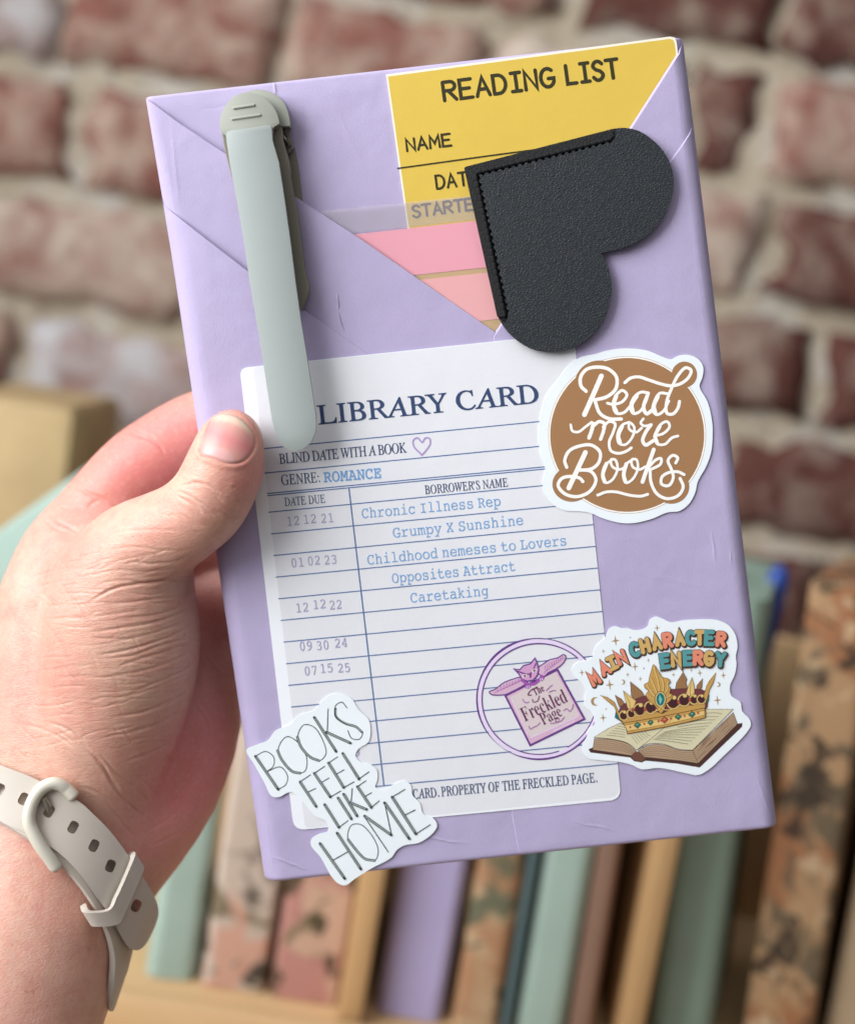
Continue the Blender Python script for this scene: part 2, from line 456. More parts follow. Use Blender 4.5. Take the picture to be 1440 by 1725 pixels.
def cover(name, col, var=.05, rough=.6):
    t = NT(name); a = t.noise(30, 3); c = t.ramp(a, [(.3, dull(col, 1-var)), (.7, dull(col, 1+var))])
    return t.set(c, rough, t.bump(t.noise(600, 3), .1, .0004), .35)
def printed(name, base, stops, scale=26, rough=.7, seed=(0, 0, 0), band=None):
    t = NT(name); mp = t.n('ShaderNodeMapping'); mp.inputs['Location'].default_value = seed; t.l(t.coord(), mp.inputs['Vector']); t.co = mp.outputs[0]
    c = base
    for thr, col, sc_, d in stops:
        f = t.ramp(t.noise(scale*sc_, 3, .55, dist=d), [(thr, (0, 0, 0)), (thr+.05, (.92,)*3)])
        c = t.mix(f, c, col)
    return t.set(c, rough, None, .25)
SEA = cover('sea_green_paper', S(164, 188, 178)); SAGE = cover('sage_green_paper', S(138, 160, 146)); TEAL = cover('teal_paper', S(86, 108, 112))
LILAC_B = cover('lilac_paper_book', S(184, 176, 218)); BROWN = cover('brown_paper_book', S(142, 112, 96)); BEIGE = cover('beige_paper', S(178, 156, 126))
KRAFT = cover('kraft_paper', S(186, 160, 118), .1); BLUE = cover('blue_plastic', S(36, 70, 148), .03, .35)
PATA = printed('cream_botanical_paper', S(198, 182, 168), [(.52, S(120, 108, 84), .9, 1.0), (.56, S(62, 56, 48), 1.5, .7), (.58, S(206, 160, 140), 1.1, .4)], 30, seed=(.3, .1, .7))
PATB = printed('pink_botanical_paper', S(184, 134, 124), [(.50, S(196, 164, 142), .9, .5), (.54, S(112, 104, 70), 1.2, .9), (.58, S(74, 66, 48), 2.0, .5)], 24, seed=(1.3, .4, .2))
PATC = printed('tan_botanical_paper', S(192, 166, 132), [(.50, S(176, 132, 98), .7, .4), (.54, S(98, 104, 84), 1.1, .9), (.58, S(72, 62, 52), 2.1, .5)], 26, seed=(2.1, .9, .5))
PATD = printed('brown_botanical_paper', S(176, 142, 106), [(.50, S(158, 108, 74), .6, .4), (.53, S(104, 92, 74), 1.1, 1.2), (.57, S(66, 54, 44), 1.9, .8), (.60, S(196, 168, 134), 2.6, .3)], 30, seed=(3.7, .2, .1))
WHITEO = printed('white_orange_paper', S(214, 214, 222), [(.5, S(196, 110, 70), .6, .2)], 20)
PAGES = cover('page_edges', S(224, 212, 190), .05, .85)

def shelf_book(pa, pb, depth, height, m, label, lean=0.0, yb=None, rounding=.006, Y=Y0, yaw=None, name='wrapped_book', cat='book', group='wrapped books standing in the rack', z0=None):
    """a paper-wrapped book: rounded spine towards the viewer; pa, pb: pixel x of the spine's two sides at pixel row yb"""
    a = hit_y(pa, yb or 1725, Y); b = hit_y(pb, yb or 1725, Y)
    w = b.x-a.x; cx = (a.x+b.x)/2; zb = (SZ if z0 is None else z0)+.0008
    # leave room for the lean
    cx0 = cx - math.tan(lean)*((a.z+b.z)/2-zb)
    if yaw is None: yaw = -math.atan2(cx, Y)*1.12          # the books fan out: gaps open behind their spines
    root = empty(name, Matrix.Translation((cx0, Y, zb)) @ Matrix.Rotation(yaw, 4, 'Z') @ Matrix.Rotation(lean, 4, 'Y'), label, cat, group)
    bm = bmesh.new(); n = 14; R = min(rounding, w/2-.0005)
    prof = [(-w/2, depth)]+[(-w/2+R-R*math.cos(rad(90*i/n)), R-R*math.sin(rad(90*i/n))) for i in range(n+1)] + \
           [(w/2-R+R*math.sin(rad(90*i/n)), R-R*math.cos(rad(90*i/n))) for i in range(n+1)]+[(w/2, depth)]
    lo = [bm.verts.new((x, y, 0)) for x, y in prof]; hi = [bm.verts.new((x, y, height)) for x, y in prof]
    for i in range(len(prof)):
        j = (i+1) % len(prof); bm.faces.new((lo[i], lo[j], hi[j], hi[i]))
    bm.faces.new(lo[::-1]); bm.faces.new(hi)
    es = [e for e in bm.edges if abs(e.verts[0].co.z-e.verts[1].co.z) < 1e-6]
    bmesh.ops.bevel(bm, geom=es, offset=.0015, segments=2, affect='EDGES', profile=.5, clamp_overlap=True)
    from_bm('paper_wrap', bm, m, root, None, 50, 1.0)
    # the folded paper end on top: two triangular folds
    bm = bmesh.new()
    for sx in (-1, 1):
        vs = [bm.verts.new(p) for p in ((sx*(w/2-.001), .008, height+.0004), (sx*(w/2-.001), depth-.006, height+.0004), (sx*w*.06, depth*.5, height+.0012))]
        bm.faces.new(vs if sx > 0 else vs[::-1])
    from_bm('end_fold', bm, m, root, None, None, 1.0)
    return root
shelf_book(246, 331, .13, .205, SEA, 'sea green wrapped book just right of the wrist, leftmost upright one in the rack', 0, 1640)
shelf_book(341, 449, .135, .20, PATA, 'cream botanical-print wrapped book between the leftmost sea green and the pink one', 0, 1640, .004)
shelf_book(456, 572, .125, .195, PATB, 'pink and olive botanical-print wrapped book left of the first wooden divider', 0, 1670, .003)
shelf_book(634, 746, .13, .21, LILAC_B, 'plain lilac wrapped book standing right of the first wooden divider', 0, 1695, .005)
shelf_book(757, 838, .13, .205, PATC, 'tan botanical-print wrapped book right of the plain lilac one', rad(-.5))
shelf_book(843, 860, .12, .20, TEAL, 'thin dark teal wrapped book squeezed beside a light sea green one', rad(-.8), None, .002)
shelf_book(866, 950, .13, .21, SEA, 'sea green wrapped book in the middle, between thin teal and thin brown ones', rad(-.8))
shelf_book(957, 996, .13, .205, BROWN, 'thin brown wrapped book left of the second wooden divider', rad(-1.6), None, .003)
shelf_book(1092, 1196, .135, .215, SAGE, 'sage green wrapped book right of the second wooden divider', rad(-3.4), None, .008)
shelf_book(1252, 1366, .14, .226, PATD, 'thick brown botanical-print wrapped book under the lilac parcel\'s right edge', rad(-2.8), None, .004, yaw=rad(-22))
shelf_book(1392, 1480, .13, .20, BEIGE, 'plain beige wrapped book at the right edge of the picture', rad(-1.0), None, .004)
# behind and beside
shelf_book(1480, 1600, .14, .255, WHITEO, 'white and orange wrapped book standing behind the beige one', rad(0), 1725, .003, Y=.735-.14+.1, group=None)
def pen(px, py, Y):
    top = hit_y(px, py, Y); root = empty('pen', Matrix.Translation((top.x, Y, SZ+.001)) @ Matrix.Rotation(rad(2), 4, 'Y'), 'blue pen with rounded cap standing behind the botanical-print book', 'pen')
    H = top.z-SZ; bm = bmesh.new()
    def lathe(prof, n=20):
        rings = [[bm.verts.new((r*math.cos(2*math.pi*i/n), r*math.sin(2*math.pi*i/n), z)) for i in range(n)] for r, z in prof]
        for a, b in zip(rings, rings[1:]):
            for i in range(n): bm.faces.new((a[i], a[(i+1) % n], b[(i+1) % n], b[i]))
        bm.faces.new(rings[0][::-1]); bm.faces.new(rings[-1])
    lathe([(.002, 0), (.0042, .012), (.0044, H-.05)]); from_bm('barrel', bm, BLUE, root, None, 50, 1.0)
    bm = bmesh.new(); lathe([(.0048, H-.0495), (.0054, H-.03), (.0052, H-.006), (.004, H-.002), (.002, H)]); from_bm('cap', bm, BLUE, root, None, 50, 1.0)
pen(1287, 952, .66)
# leaning sea green book and the kraft parcel at the far left
p0 = hit_y(-60, 935, .60); p1 = hit_y(150, 783, .60)
ang = math.atan2(p1.z-p0.z, p1.x-p0.x); ln = (p1-p0).length
def loose_box(name, mat, size, m, label, cat, bev=.003, top=None):
    root = empty(name, mat, label, cat); bm = bmesh.new(); bm_box(bm, 0, size[0], 0, size[1], -size[2], 0, bev)
    from_bm('paper_wrap', bm, m, root, None, 40, 1.0)
    bm = bmesh.new(); w, d = size[0], size[1]
    for pts in ([(.004, .004), (w*.48, d*.5), (.004, d-.004)], [(w-.004, d-.004), (w*.52, d*.5), (w-.004, .004)]):
        bm.faces.new([bm.verts.new((x, y, .0006)) for x, y in pts][::-1])
    bmesh.ops.recalc_face_normals(bm, faces=bm.faces)
    from_bm('end_fold', bm, m, root, None, None, 1.0); return root
# spine edge runs along the slanted line; the book leans back on its neighbour
loose_box('wrapped_book', Matrix.Translation(p0) @ Matrix.Rotation(-ang, 4, 'Y'), (ln*1.15, .13, .10), SEA, 'sea green wrapped book lying tilted at the far left behind the hand', 'book')
k0 = hit_y(-70, 660, .74); k1 = hit_y(128, 690, .74)
loose_box('kraft_parcel', Matrix.Translation((k0.x, .74, (k0.z+k1.z)/2)), (k1.x-k0.x, .11, (k0.z+k1.z)/2-SZ-.001), KRAFT, 'brown kraft paper parcel at the far left, above the tilted green book', 'parcel', .006)
# ------------------------------------------------------------------ the wrapped parcel
LILAC = None
def lilac():
    t = NT('lilac_wrapping_paper'); col = (.455, .392, .585)
    a = t.noise(1500, 5, .65); b = t.noise(45, 2)
    c = t.ramp(a, [(.3, dull(col, .95)), (.7, dull(col, 1.05))]); c = t.mix(.5, c, t.ramp(b, [(.3, dull(col, .97)), (.7, dull(col, 1.03))]))
    n = t.bump(t.noise(1900, 5, .7), .5, .00015); n = t.bump(t.noise(38, 3, .5), .55, .0018, n); n = t.bump(t.noise(130, 3, .5, None, .8), .07, .0006, n)
    # pressed creases in the paper: distance to a few line segments
    wob = t.n('ShaderNodeTexNoise'); wob.inputs['Scale'].default_value = 220; t.l(t.coord(), wob.inputs['Vector'])
    wb = t.n('ShaderNodeVectorMath'); wb.operation = 'MULTIPLY_ADD'; wb.inputs[1].default_value = (.0014,)*3; t.l(wob.outputs['Color'], wb.inputs[0]); t.l(t.coord(), wb.inputs[2])
    tot = None
    for (x0, y0), (x1, y1), wid, amp in (((569, 494), (571, 524), .5, .7), ((571, 524), (580, 560), .5, .7), ((1196, 893), (1204, 948), .7, .28), ((1226, 925), (1228, 948), .5, .2), ((290, 205), (304, 352), 1.2, .5), ((462, 138), (464, 160), .8, .6), ((330, 186), (452, 172), 1.6, -.5),
                                         ((455, 1440), (520, 1462), .8, .5), ((448, 1380), (462, 1470), 1.0, .5), ((1270, 1300), (1300, 1380), 1.0, .5), ((1190, 330), (1202, 470), 1.4, .35), ((330, 560), (352, 700), 1.6, .35), ((700, 1405), (790, 1418), .8, .35), ((960, 1380), (1040, 1398), .8, .3), ((1060, 960), (1190, 990), 1.4, .25), ((560, 170), (620, 300), 1.6, .25)):
        a = (L(x0, y0)+Vector((.7, .7, 0)))/1000; b = (L(x1, y1)+Vector((.7, .7, 0)))/1000; a.z = b.z = 0
        def vm(op, *ins):
            nd = t.n('ShaderNodeVectorMath'); nd.operation = op
            for i, v in enumerate(ins):
                if isinstance(v, Vector): nd.inputs[i].default_value = v
                else: t.l(v, nd.inputs[i])
            return nd
        def mm(op, *ins, clamp=False):
            nd = t.n('ShaderNodeMath'); nd.operation = op; nd.use_clamp = clamp
            for i, v in enumerate(ins):
                if isinstance(v, (int, float)): nd.inputs[i].default_value = v
                else: t.l(v, nd.inputs[i])
            return nd.outputs[0]
        flat = vm('MULTIPLY', wb.outputs[0], Vector((1, 1, 0))).outputs[0]
        pa = vm('SUBTRACT', flat, a).outputs[0]; dt = vm('DOT_PRODUCT', pa, (b-a)/(b-a).length_squared).outputs['Value']
        tt = mm('ADD', dt, 0, clamp=True); sc3 = vm('SCALE', b-a); t.l(tt, sc3.inputs['Scale'])
        ds = vm('LENGTH', vm('SUBTRACT', pa, sc3.outputs[0]).outputs[0]).outputs['Value']
        prf = mm('SUBTRACT', 1.0, mm('DIVIDE', ds, wid/1000), clamp=True); prf = mm('MULTIPLY', prf, prf)
        end = mm('MULTIPLY', mm('MULTIPLY', tt, mm('SUBTRACT', 1.0, tt)), 4.0)
        h = mm('MULTIPLY', mm('MULTIPLY', prf, end), amp*(.8 if wid < .9 else .35))
        tot = h if tot is None else mm('ADD', tot, h)
    n = t.bump(tot, .8, .0006, n)
    return t.set(c, .72, n, .3)
LILAC = lilac()
QUAD = [(245, 162), (1152.5, 60), (1310.5, 1392), (443, 1486)]                 # the outline's corners in the photograph
QL = [L(x, y, 0) for x, y in QUAD]; QL = [Vector((q.x, q.y)) for q in QL]
ER = [1.0, 4.2, 1.2, 6.0]                                                       # edge rounding: top, right, bottom, left
EN = []
for i in range(4):
    d = (QL[(i+1) % 4]-QL[i]).normalized(); EN.append(Vector((d.y, -d.x)))       # inward (corners run clockwise)
THICK = 24.0
def edist(u, v): return [(Vector((u, v))-QL[i]).dot(EN[i]) for i in range(4)]
def front(u, v):
    h = .03*math.sin(u*.055+v*.03)+.025*math.sin(v*.07-u*.02+1)
    for i_, (dd, R) in enumerate(zip(edist(u, v), ER)):
        if i_ == 3: R = R*min(1, .25+max(0, edist(u, v)[0])/55)
        dd = max(dd, 0)
        if dd < R: h -= R-math.sqrt(max(0, R*R-(R-dd)**2))
    return h
def cuts(bm, step=7.0):
    us = [q.x for q in QL]; vs = [q.y for q in QL]
    def cut(co, no):
        bmesh.ops.bisect_plane(bm, geom=bm.verts[:]+bm.edges[:]+bm.faces[:], dist=1e-5, plane_co=co, plane_no=no)
    u = min(us)+step/2
    while u < max(us): cut((u, 0, 0), (1, 0, 0)); u += step
    v = min(vs)+step/2
    while v < max(vs): cut((0, v, 0), (0, 1, 0)); v += step
    for i in range(4):
        k = 7 if ER[i] > 2 else 4
        for j in range(1, k+1):
            d = ER[i]*(1-math.cos(rad(90*j/k)))
            p = QL[i]+EN[i]*d; cut((p.x, p.y, 0), (EN[i].x, EN[i].y, 0))
def sheet(name, outline, w, th, parent, flare=0.0, full=False, lift=None):
    """a sheet of paper following the parcel's front, its top face at height w"""
    pts = [tuple(q) for q in QL] if full else [tuple(L(x, y, 0)[:2]) for x, y in outline]
    if not full:                                                                # keep inside the parcel's outline
        q = []
        for p in pts:
            p = Vector(p)
            for i in range(4):
                d = (p-QL[i]).dot(EN[i])
                if d < .02: p = p+EN[i]*(.02-d)
            q.append(tuple(p))
        pts = q
    if area2(pts) < 0: pts = pts[::-1]
    bm = bmesh.new(); fill(bm, [[(p[0], p[1], 0) for p in pts]]); cuts(bm)
    if name == 'paper_wrap': pass
    bm.normal_update()
    edge = [e for e in bm.edges if e.is_boundary]
    nrm = {}
    for e in edge:
        f = e.link_faces[0]; m = (e.verts[0].co+e.verts[1].co)/2; d = (e.verts[1].co-e.verts[0].co).normalized()
        o = Vector((d.y, -d.x, 0))
        if o.dot(m-f.calc_center_median()) < 0: o = -o
        for v in e.verts: nrm[v] = nrm.get(v, Vector())+o
    top = list(bm.verts)
    r = bmesh.ops.extrude_edge_only(bm, edges=edge)
    low = [v for v in r['geom'] if isinstance(v, bmesh.types.BMVert)]
    kd = {}
    for v, o in nrm.items(): kd[(round(v.co.x, 4), round(v.co.y, 4))] = o.normalized()
    def puff(u_, v_):
        # the free edge of a fold stands a little off the sheet below it
        if not lift: return 0
        pl, amt, sg, x0, x1 = lift; q = [L(x, y, 0) for x, y in pl]; best = 1e9; p = Vector((u_, v_))
        for a, b in zip(q, q[1:]):
            a = Vector((a.x, a.y)); b = Vector((b.x, b.y)); t = max(0, min(1, (p-a).dot(b-a)/(b-a).length_squared)); best = min(best, (p-a-(b-a)*t).length)
        c = RP @ Vector((u_, v_, 0)) + TP; px = CX+F*c.x/-c.z; k = max(0, min(1, (x1-px)/(x1-x0))); k = k*k*(3-2*k)
        k2 = max(0, min(1, (min(edist(u_, v_))-1)/8))
        return amt*k*k2*math.exp(-(best/sg)**2)
    for v in top: v.co.z = front(v.co.x, v.co.y)+w+puff(v.co.x, v.co.y)
    for v in low:
        u_, v_ = v.co.x, v.co.y
        if full: v.co.z = -THICK
        else:
            inner = min(edist(u_, v_)) > 1.5
            v.co.z = front(u_, v_)+w-th+puff(u_, v_)
            if flare and inner:
                o = kd.get((round(u_, 4), round(v_, 4)))
                if o: v.co += o*flare
    if full:
        bmesh.ops.holes_fill(bm, edges=[e for e in bm.edges if e.is_boundary], sides=0)
        es = [e for e in bm.edges if all(abs(v.co.z+THICK) < 1e-4 for v in e.verts) and len(e.link_faces) == 2]
    bmesh.ops.recalc_face_normals(bm, faces=bm.faces)
    bm.normal_update()
    up_ = sum(f.normal.z*f.calc_area() for f in bm.faces)
    if not full and up_ < 0: bmesh.ops.reverse_faces(bm, faces=bm.faces)
    return from_bm(name, bm, LILAC, parent, None, 32)
parcel = empty('wrapped_book', PARCEL, 'book wrapped in lilac paper with a folded pocket, held up in the hand', 'wrapped book')
sheet('paper_wrap', None, 0, 0, parcel, full=True)
sheet('paper_flap', [(246, 166), (300, 207), (370, 254), (440, 297), (505, 338), (600, 399), (700, 468), (842, 566), (850, 700), (800, 800), (330, 800), (268, 334)], 1.15, .5, parcel, .12, lift=([(246, 166), (505, 338), (842, 566)], 1.0, 9, 600, 790))
sheet('paper_flap', [(1151, 68), (1143, 92), (1120, 128), (1090, 175), (1065, 214), (1000, 315), (920, 437), (832, 568), (850, 700), (900, 800), (1235, 800), (1185, 300), (1180, 210)], 1.28, .55, parcel, .55)
sheet('paper_flap', [(266, 330), (275, 344), (292, 359), (350, 405), (415, 455), (515, 525), (613, 592), (740, 680), (905, 800), (900, 1490), (443, 1486)], 1.42, .26, parcel, .1, lift=([(266, 330), (292, 359), (415, 455), (613, 592)], 1.7, 10, 440, 600))
sheet('paper_flap', [(1170, 150), (1177, 186), (1173, 202), (1161, 226), (1146, 250), (1129, 273), (1000, 440), (880, 600), (846, 690), (845, 900), (858, 1300), (863, 1372), (868, 1400), (876, 1446), (1312, 1400), (1300, 1000)], 1.54, .3, parcel, .45)

# ------------------------------------------------------------------ reading list card in the pocket
YEL = paper('yellow_card', S(216, 184, 80), .025, 1500, .15, .6); YEDGE = paper('white_card_edge', S(238, 232, 214), .02)
YINK = ink('olive_black_ink', 52, 48, 24)
card = empty('reading_list_card', PARCEL, 'yellow reading list card tucked in the top right of the pocket', 'reading list')
out = [(650, 125.5), (1128, 61.5), (1136, 63), (1139, 70), (1180, 420), (705, 520)]
def inset_pts(pts, k):
    c = Vector((sum(p[0] for p in pts)/len(pts), sum(p[1] for p in pts)/len(pts)))
    return [tuple(Vector(p)+(c-Vector(p)).normalized()*k) for p in pts]
slab('card_stock', out, .18, .42, YEDGE, card)
pr = Print(.43)
pr.poly([(653.5, 129), (1127, 65.5), (1133, 67), (1136, 73), (1176, 418), (708, 518)], YEL)
pr2 = Print(.445)
pr2.caps('READING', (749, 169.7), (934, 145), 31, 6.2, YINK, .3)
pr2.caps('LIST', (956, 141.5), (1042, 130), 31, 6.2, YINK, .3)
pr2.caps('NAME', (686, 254.5), (760, 245), 20, 4.0, YINK, .3)
pr2.stroke([(668.8, 283.8), (830, 261.5), (1015, 237)], 2.6, YINK, cap=False)
pr2.caps('DATE', (736, 318), (806, 309), 22, 3.8, YINK, .3)
pr2.caps('STARTED', (696, 366.5), (815, 350.5), 19.5, 3.9, YINK, .26)
pr.build('yellow_print', card); pr2.build('lettering', card)

# ------------------------------------------------------------------ pink page flags in clear film
KCARD = paper('kraft_backing_card', S(196, 164, 118), .05, 1500); 
def plastic(name, col, rough=.25, alpha=1.0, trans=0.0, spec=.5):
    t = NT(name); n = t.bump(t.noise(60, 2), .12, .0006)
    t.set(col, rough, n, spec); t.b.inputs['Alpha'].default_value = alpha; t.b.inputs['Transmission Weight'].default_value = trans
    return t.m
PINK1 = plastic('pink_film', S(238, 162, 176), .25); PINK2 = plastic('pale_pink_film', S(238, 172, 172), .25)
FILM = plastic('clear_film', S(205, 196, 205), .22, .05); SEAL = plastic('milky_film_edge', S(222, 212, 218), .3, .14)
flags = empty('page_flags', PARCEL, 'pack of pink page flags in clear film, half hidden under the heart bookmark', 'page flags')
slab('backing_card', [(588, 396), (985, 352), (1010, 566), (612, 612)], .46, .56, KCARD, flags)
slab('flag', [(587, 396), (985, 351.5), (993, 432), (597, 474)], .565, .66, PINK1, flags)
slab('flag', [(600, 483), (994, 441), (1002, 520), (609, 562)], .565, .66, PINK2, flags)
slab('clear_sleeve', [(520, 357.5), (985, 310), (1012, 580), (545, 625)], .68, .73, FILM, flags)
slab('seal_strip', [(521, 358), (985, 310.5), (988, 350), (588, 393), (545, 398)], .735, .75, SEAL, flags)

# ------------------------------------------------------------------ library card label
WHITEP = paper('white_label_paper', S(240, 242, 247), .015, 1700, .3, .6); CREAMP = paper('cream_printed_ground', S(226, 226, 231), .025, 1100, .25, .65)
NAVY = ink('navy_ink', 54, 72, 110); LINEB = ink('blue_rule_ink', 88, 114, 160); TYPEB = ink('pale_blue_ink', 118, 164, 212); DATEI = ink('mauve_ink', 170, 163, 196)
PURP = ink('purple_stamp_ink', 104, 60, 134); PURPL = ink('pale_purple_ink', 230, 214, 240); PURPP = ink('pink_stamp_ink', 214, 176, 200); STAMPG = ink('stamp_cream', 216, 200, 202); PLUM = ink('plum_ink', 108, 48, 92); MAGE = ink('magenta_ink', 160, 84, 170)
label = empty('library_card', PARCEL, 'white library card label with ruled lines stuck on the parcel\'s front', 'label')
def roundc(c, r):
    """round the corners of a pixel polygon"""
    o = []; n = len(c)
    for i in range(n):
        p = Vector(c[i]); a = Vector(c[i-1]); b = Vector(c[(i+1) % n]); rr = r[i] if isinstance(r, (list, tuple)) else r
        p0 = p+(a-p).normalized()*rr; p2 = p+(b-p).normalized()*rr
        for k in range(7):
            t = k/6; o.append(tuple(p0*(1-t)**2+p*2*t*(1-t)+p2*t*t))
    return o
slab('label_sheet', roundc([(404, 620), (966, 561), (1046, 1347), (495, 1399)], [14, 10, 20, 20]), 1.62, 1.72, WHITEP, label)
pr = Print(1.73)
pr.poly(roundc([(427, 618.5), (965, 562.5), (1044, 1342), (514, 1395)], [6, 8, 18, 8]), CREAMP)
pr.build('printed_ground', label)
pr = Print(1.74)
def rl(t0, t1, t):   # straight row: interpolate
    return (t0[0]+(t1[0]-t0[0])*t, t0[1]+(t1[1]-t0[1])*t)
for a, b in (((445, 755.8), (981, 703)), ((446, 797), (985, 744.5)), ((450, 831.5), (988.5, 779.5)), ((450.5, 835), (988.8, 783.2))):
    pr.stroke([a, rl(a, b, .5), b], 2.0, LINEB, cap=False)
lx = [452, 456.7, 461, 464.7, 469, 473, 477.6, 482, 486, 490.7, 495, 499.5, 503.5, 508]
for i in range(14):
    a = (lx[i], 863+36.45*i); b = (992+3.72*i, 810.5+36.6*i)
    pr.stroke([a, rl(a, b, .5), b], 1.9, LINEB, cap=False)
pr.stroke([(587.8, 823), (617, 1072), (646.5, 1323)], 2.2, LINEB, cap=False)
pr.build('ruled_lines', label)
pr = Print(1.80)
pr.text('LIBRARY CARD', (536, 715), (908, 678), 31.5, NAVY, 'roman', .012)
pr.text('BLIND DATE WITH A BOOK', (471, 781.5), (685.5, 762), 16.8, NAVY, 'roman', .006, .9)
pr.text('GENRE:', (474.5, 817.3), (539.5, 812), 17, NAVY, 'roman', .006)
pr.text('DATE DUE', (480, 852.6), (548, 846.8), 14, NAVY, 'roman', .004)
pr.text("BORROWER’S NAME", (716, 832.5), (855.5, 819.5), 14.5, NAVY, 'roman', .006)
pr.build('printed_lettering', label)
pr = Print(1.80)
pr.text('CARD. PROPERTY OF THE FRECKLED PAGE.', (696, 1346), (1006, 1317.5), 16, NAVY, 'roman', .010)
pr.text('(', (690, 1347), (695, 1346.5), 16, NAVY, 'roman')
pr.build('footer_lettering', label)
pr = Print(1.80)
for s_, a, b in (('Chronic Illness Rep', (610, 873.3), (843, 852)), ('Grumpy X Sunshine', (662.5, 905.8), (881, 884)), ('Childhood nemeses to Lovers', (619.5, 951.5), (953.5, 918.5)),
                 ('Opposites Attract', (661, 982.5), (867.8, 961.5)), ('Caretaking', (692, 1015.5), (822.5, 1003))):
    pr.text(s_, a, b, 16, TYPEB, 'type', -.003)
pr.text('ROMANCE', (545.6, 812.5), (642, 805), 16.5, TYPEB, 'type', .014)
pr.build('typed_lettering', label)
pr = Print(1.80)
for q in (((485, '12'), (513, '12'), (542, '21'), 886, -.8), ((492, '01'), (519.5, '02'), (547.5, '23'), 956, -.9), ((500, '12'), (529, '12'), (556, '22'), 1032, -3.2), ((506, '09'), (534, '30'), (565, '24'), 1096.5, 1.2), ((514, '07'), (541, '15'), (570, '25'), 1138, -2)):
    y0, jit = q[3], q[4]
    for k in range(3):
        x, s_ = q[k]; yy = y0-(x-q[0][0])*.085+(jit if k == 1 else 0)
        pr.text(s_, (x, yy), (x+19.6, yy-1.8), 14.2, DATEI, 'type', .002)
pr.build('date_stamps', label)
pr = Print(1.80)
pr.text('9', (597, 1275), (606.5, 1274), 14, DATEI, 'type')
pr.build('date_digit', label)
pr = Print(1.80)
ht = spline([(710, 766), (697, 752), (696, 742), (703, 737.5), (711, 745), (716, 738), (723, 738.5), (724.5, 747), (718, 758), (710, 767)], False, 6)
pr.stroke(ht, 2.6, ink('lilac_ink', 176, 150, 204)); pr.build('heart_mark', label)
pr = Print(1.80)
# the round stamp with the owl holding a page
z = Z(800, 1070, 6.857)
pr.stroke(z(ellipse(735, 735, 680, 668, 0, 90)), 6.0, PURPL, closed=True)
pr.stroke(z(ellipse(732, 735, 712, 698, 0, 100)), lambda t: 2.4+1.1*math.sin(t*6.28*2.0)+.8*math.sin(t*31), PURP, closed=True)
pr.stroke(z(ellipse(740, 738, 660, 640, 0, 90, 70, 312)), 2.0, PURP)
pr.stroke(z(ellipse(740, 738, 660, 640, 0, 90, 320, 420)), 1.8, PURP)
sq = [(350, 700), (950, 400), (1262, 968), (637, 1272)]
pr.poly(z(sq), PURPP); pr.poly(z([(400, 715), (930, 425), (1205, 925), (640, 1185)]), STAMPG)
pr.stroke(z(sq), 3.4, PURP, closed=True)
for s_ in ([(420, 740), (610, 1150)], [(640, 1185), (1190, 940)], [(1150, 990), (900, 1110)]): pr.stroke(z(s_), 1.2, PURPL)
lw = [(165, 655), (230, 625), (330, 550), (430, 510), (520, 490), (600, 545), (560, 580), (450, 640), (350, 685), (230, 692), (180, 680)]
rw = [(730, 375), (790, 330), (860, 285), (950, 262), (1022, 224), (1047, 248), (1015, 325), (930, 390), (850, 430), (790, 478), (730, 440)]
for wg in (lw, rw):
    pr.poly(z(spline(wg, True, 4)), PURPP); pr.stroke(z(spline(wg, True, 5)), 2.0, PURP, closed=True)
for i in range(9):
    x = 230+34*i; pr.stroke(z(spline([(x, 668-i*16), (x+30, 640-i*15), (x+34, 600-i*13)], False, 3)), 1.0, MAGE)
    x = 800+25*i; pr.stroke(z(spline([(x, 440-i*20), (x+14, 400-i*17), (x+6, 355-i*14)], False, 3)), 1.0, MAGE)
hd = [(445, 388), (515, 400), (560, 352), (640, 330), (690, 266), (712, 310), (735, 400), (715, 470), (670, 520), (600, 532), (540, 508), (500, 440)]
pr.poly(z(hd), ink('owl_pink', 208, 158, 198)); pr.stroke(z(hd), 2.2, PURP, closed=True)
pr.stroke(z(spline([(470, 410), (560, 440), (620, 450), (660, 420), (700, 330)], False, 5)), 2.2, PURP)
for ex, ey in ((570, 470), (680, 410)):
    pr.poly(z(ellipse(ex, ey, 34, 20, -28, 16)), STAMPG); pr.poly(z(ellipse(ex+4, ey, 13, 13, 0, 10)), PLUM)
pr.poly(z([(628, 455), (655, 445), (645, 495), (632, 492)]), PLUM)
pr.stroke(z(spline([(540, 520), (600, 560), (690, 560), (770, 470)], False, 5)), 4.5, MAGE)
for fx, fy in ((610, 588), (765, 500)): pr.poly(z(ellipse(fx, fy, 36, 28, -30, 12)), MAGE); pr.stroke(z([(fx-14, fy), (fx-8, fy+22)]), 1.2, PURPL); pr.stroke(z([(fx+8, fy-4), (fx+14, fy+18)]), 1.2, PURPL)
def zt(x, y): return z([(x, y)])[0]
pr.text('The', zt(690, 700), zt(805, 640), 12.5, PLUM, 'bold', 0, 1)
pr.stroke(z(spline([(720, 600), (640, 640), (610, 690), (650, 690)], False, 5)), 1.6, PLUM); pr.stroke(z(spline([(740, 700), (720, 760), (670, 770), (660, 740)], False, 5)), 1.4, PLUM)
pr.text('Freckled', zt(575, 1000), zt(1075, 765), 24, PLUM, 'bold', -.01)
pr.text('Page', zt(790, 1040), zt(1010, 925), 20, PLUM, 'bold', -.01)
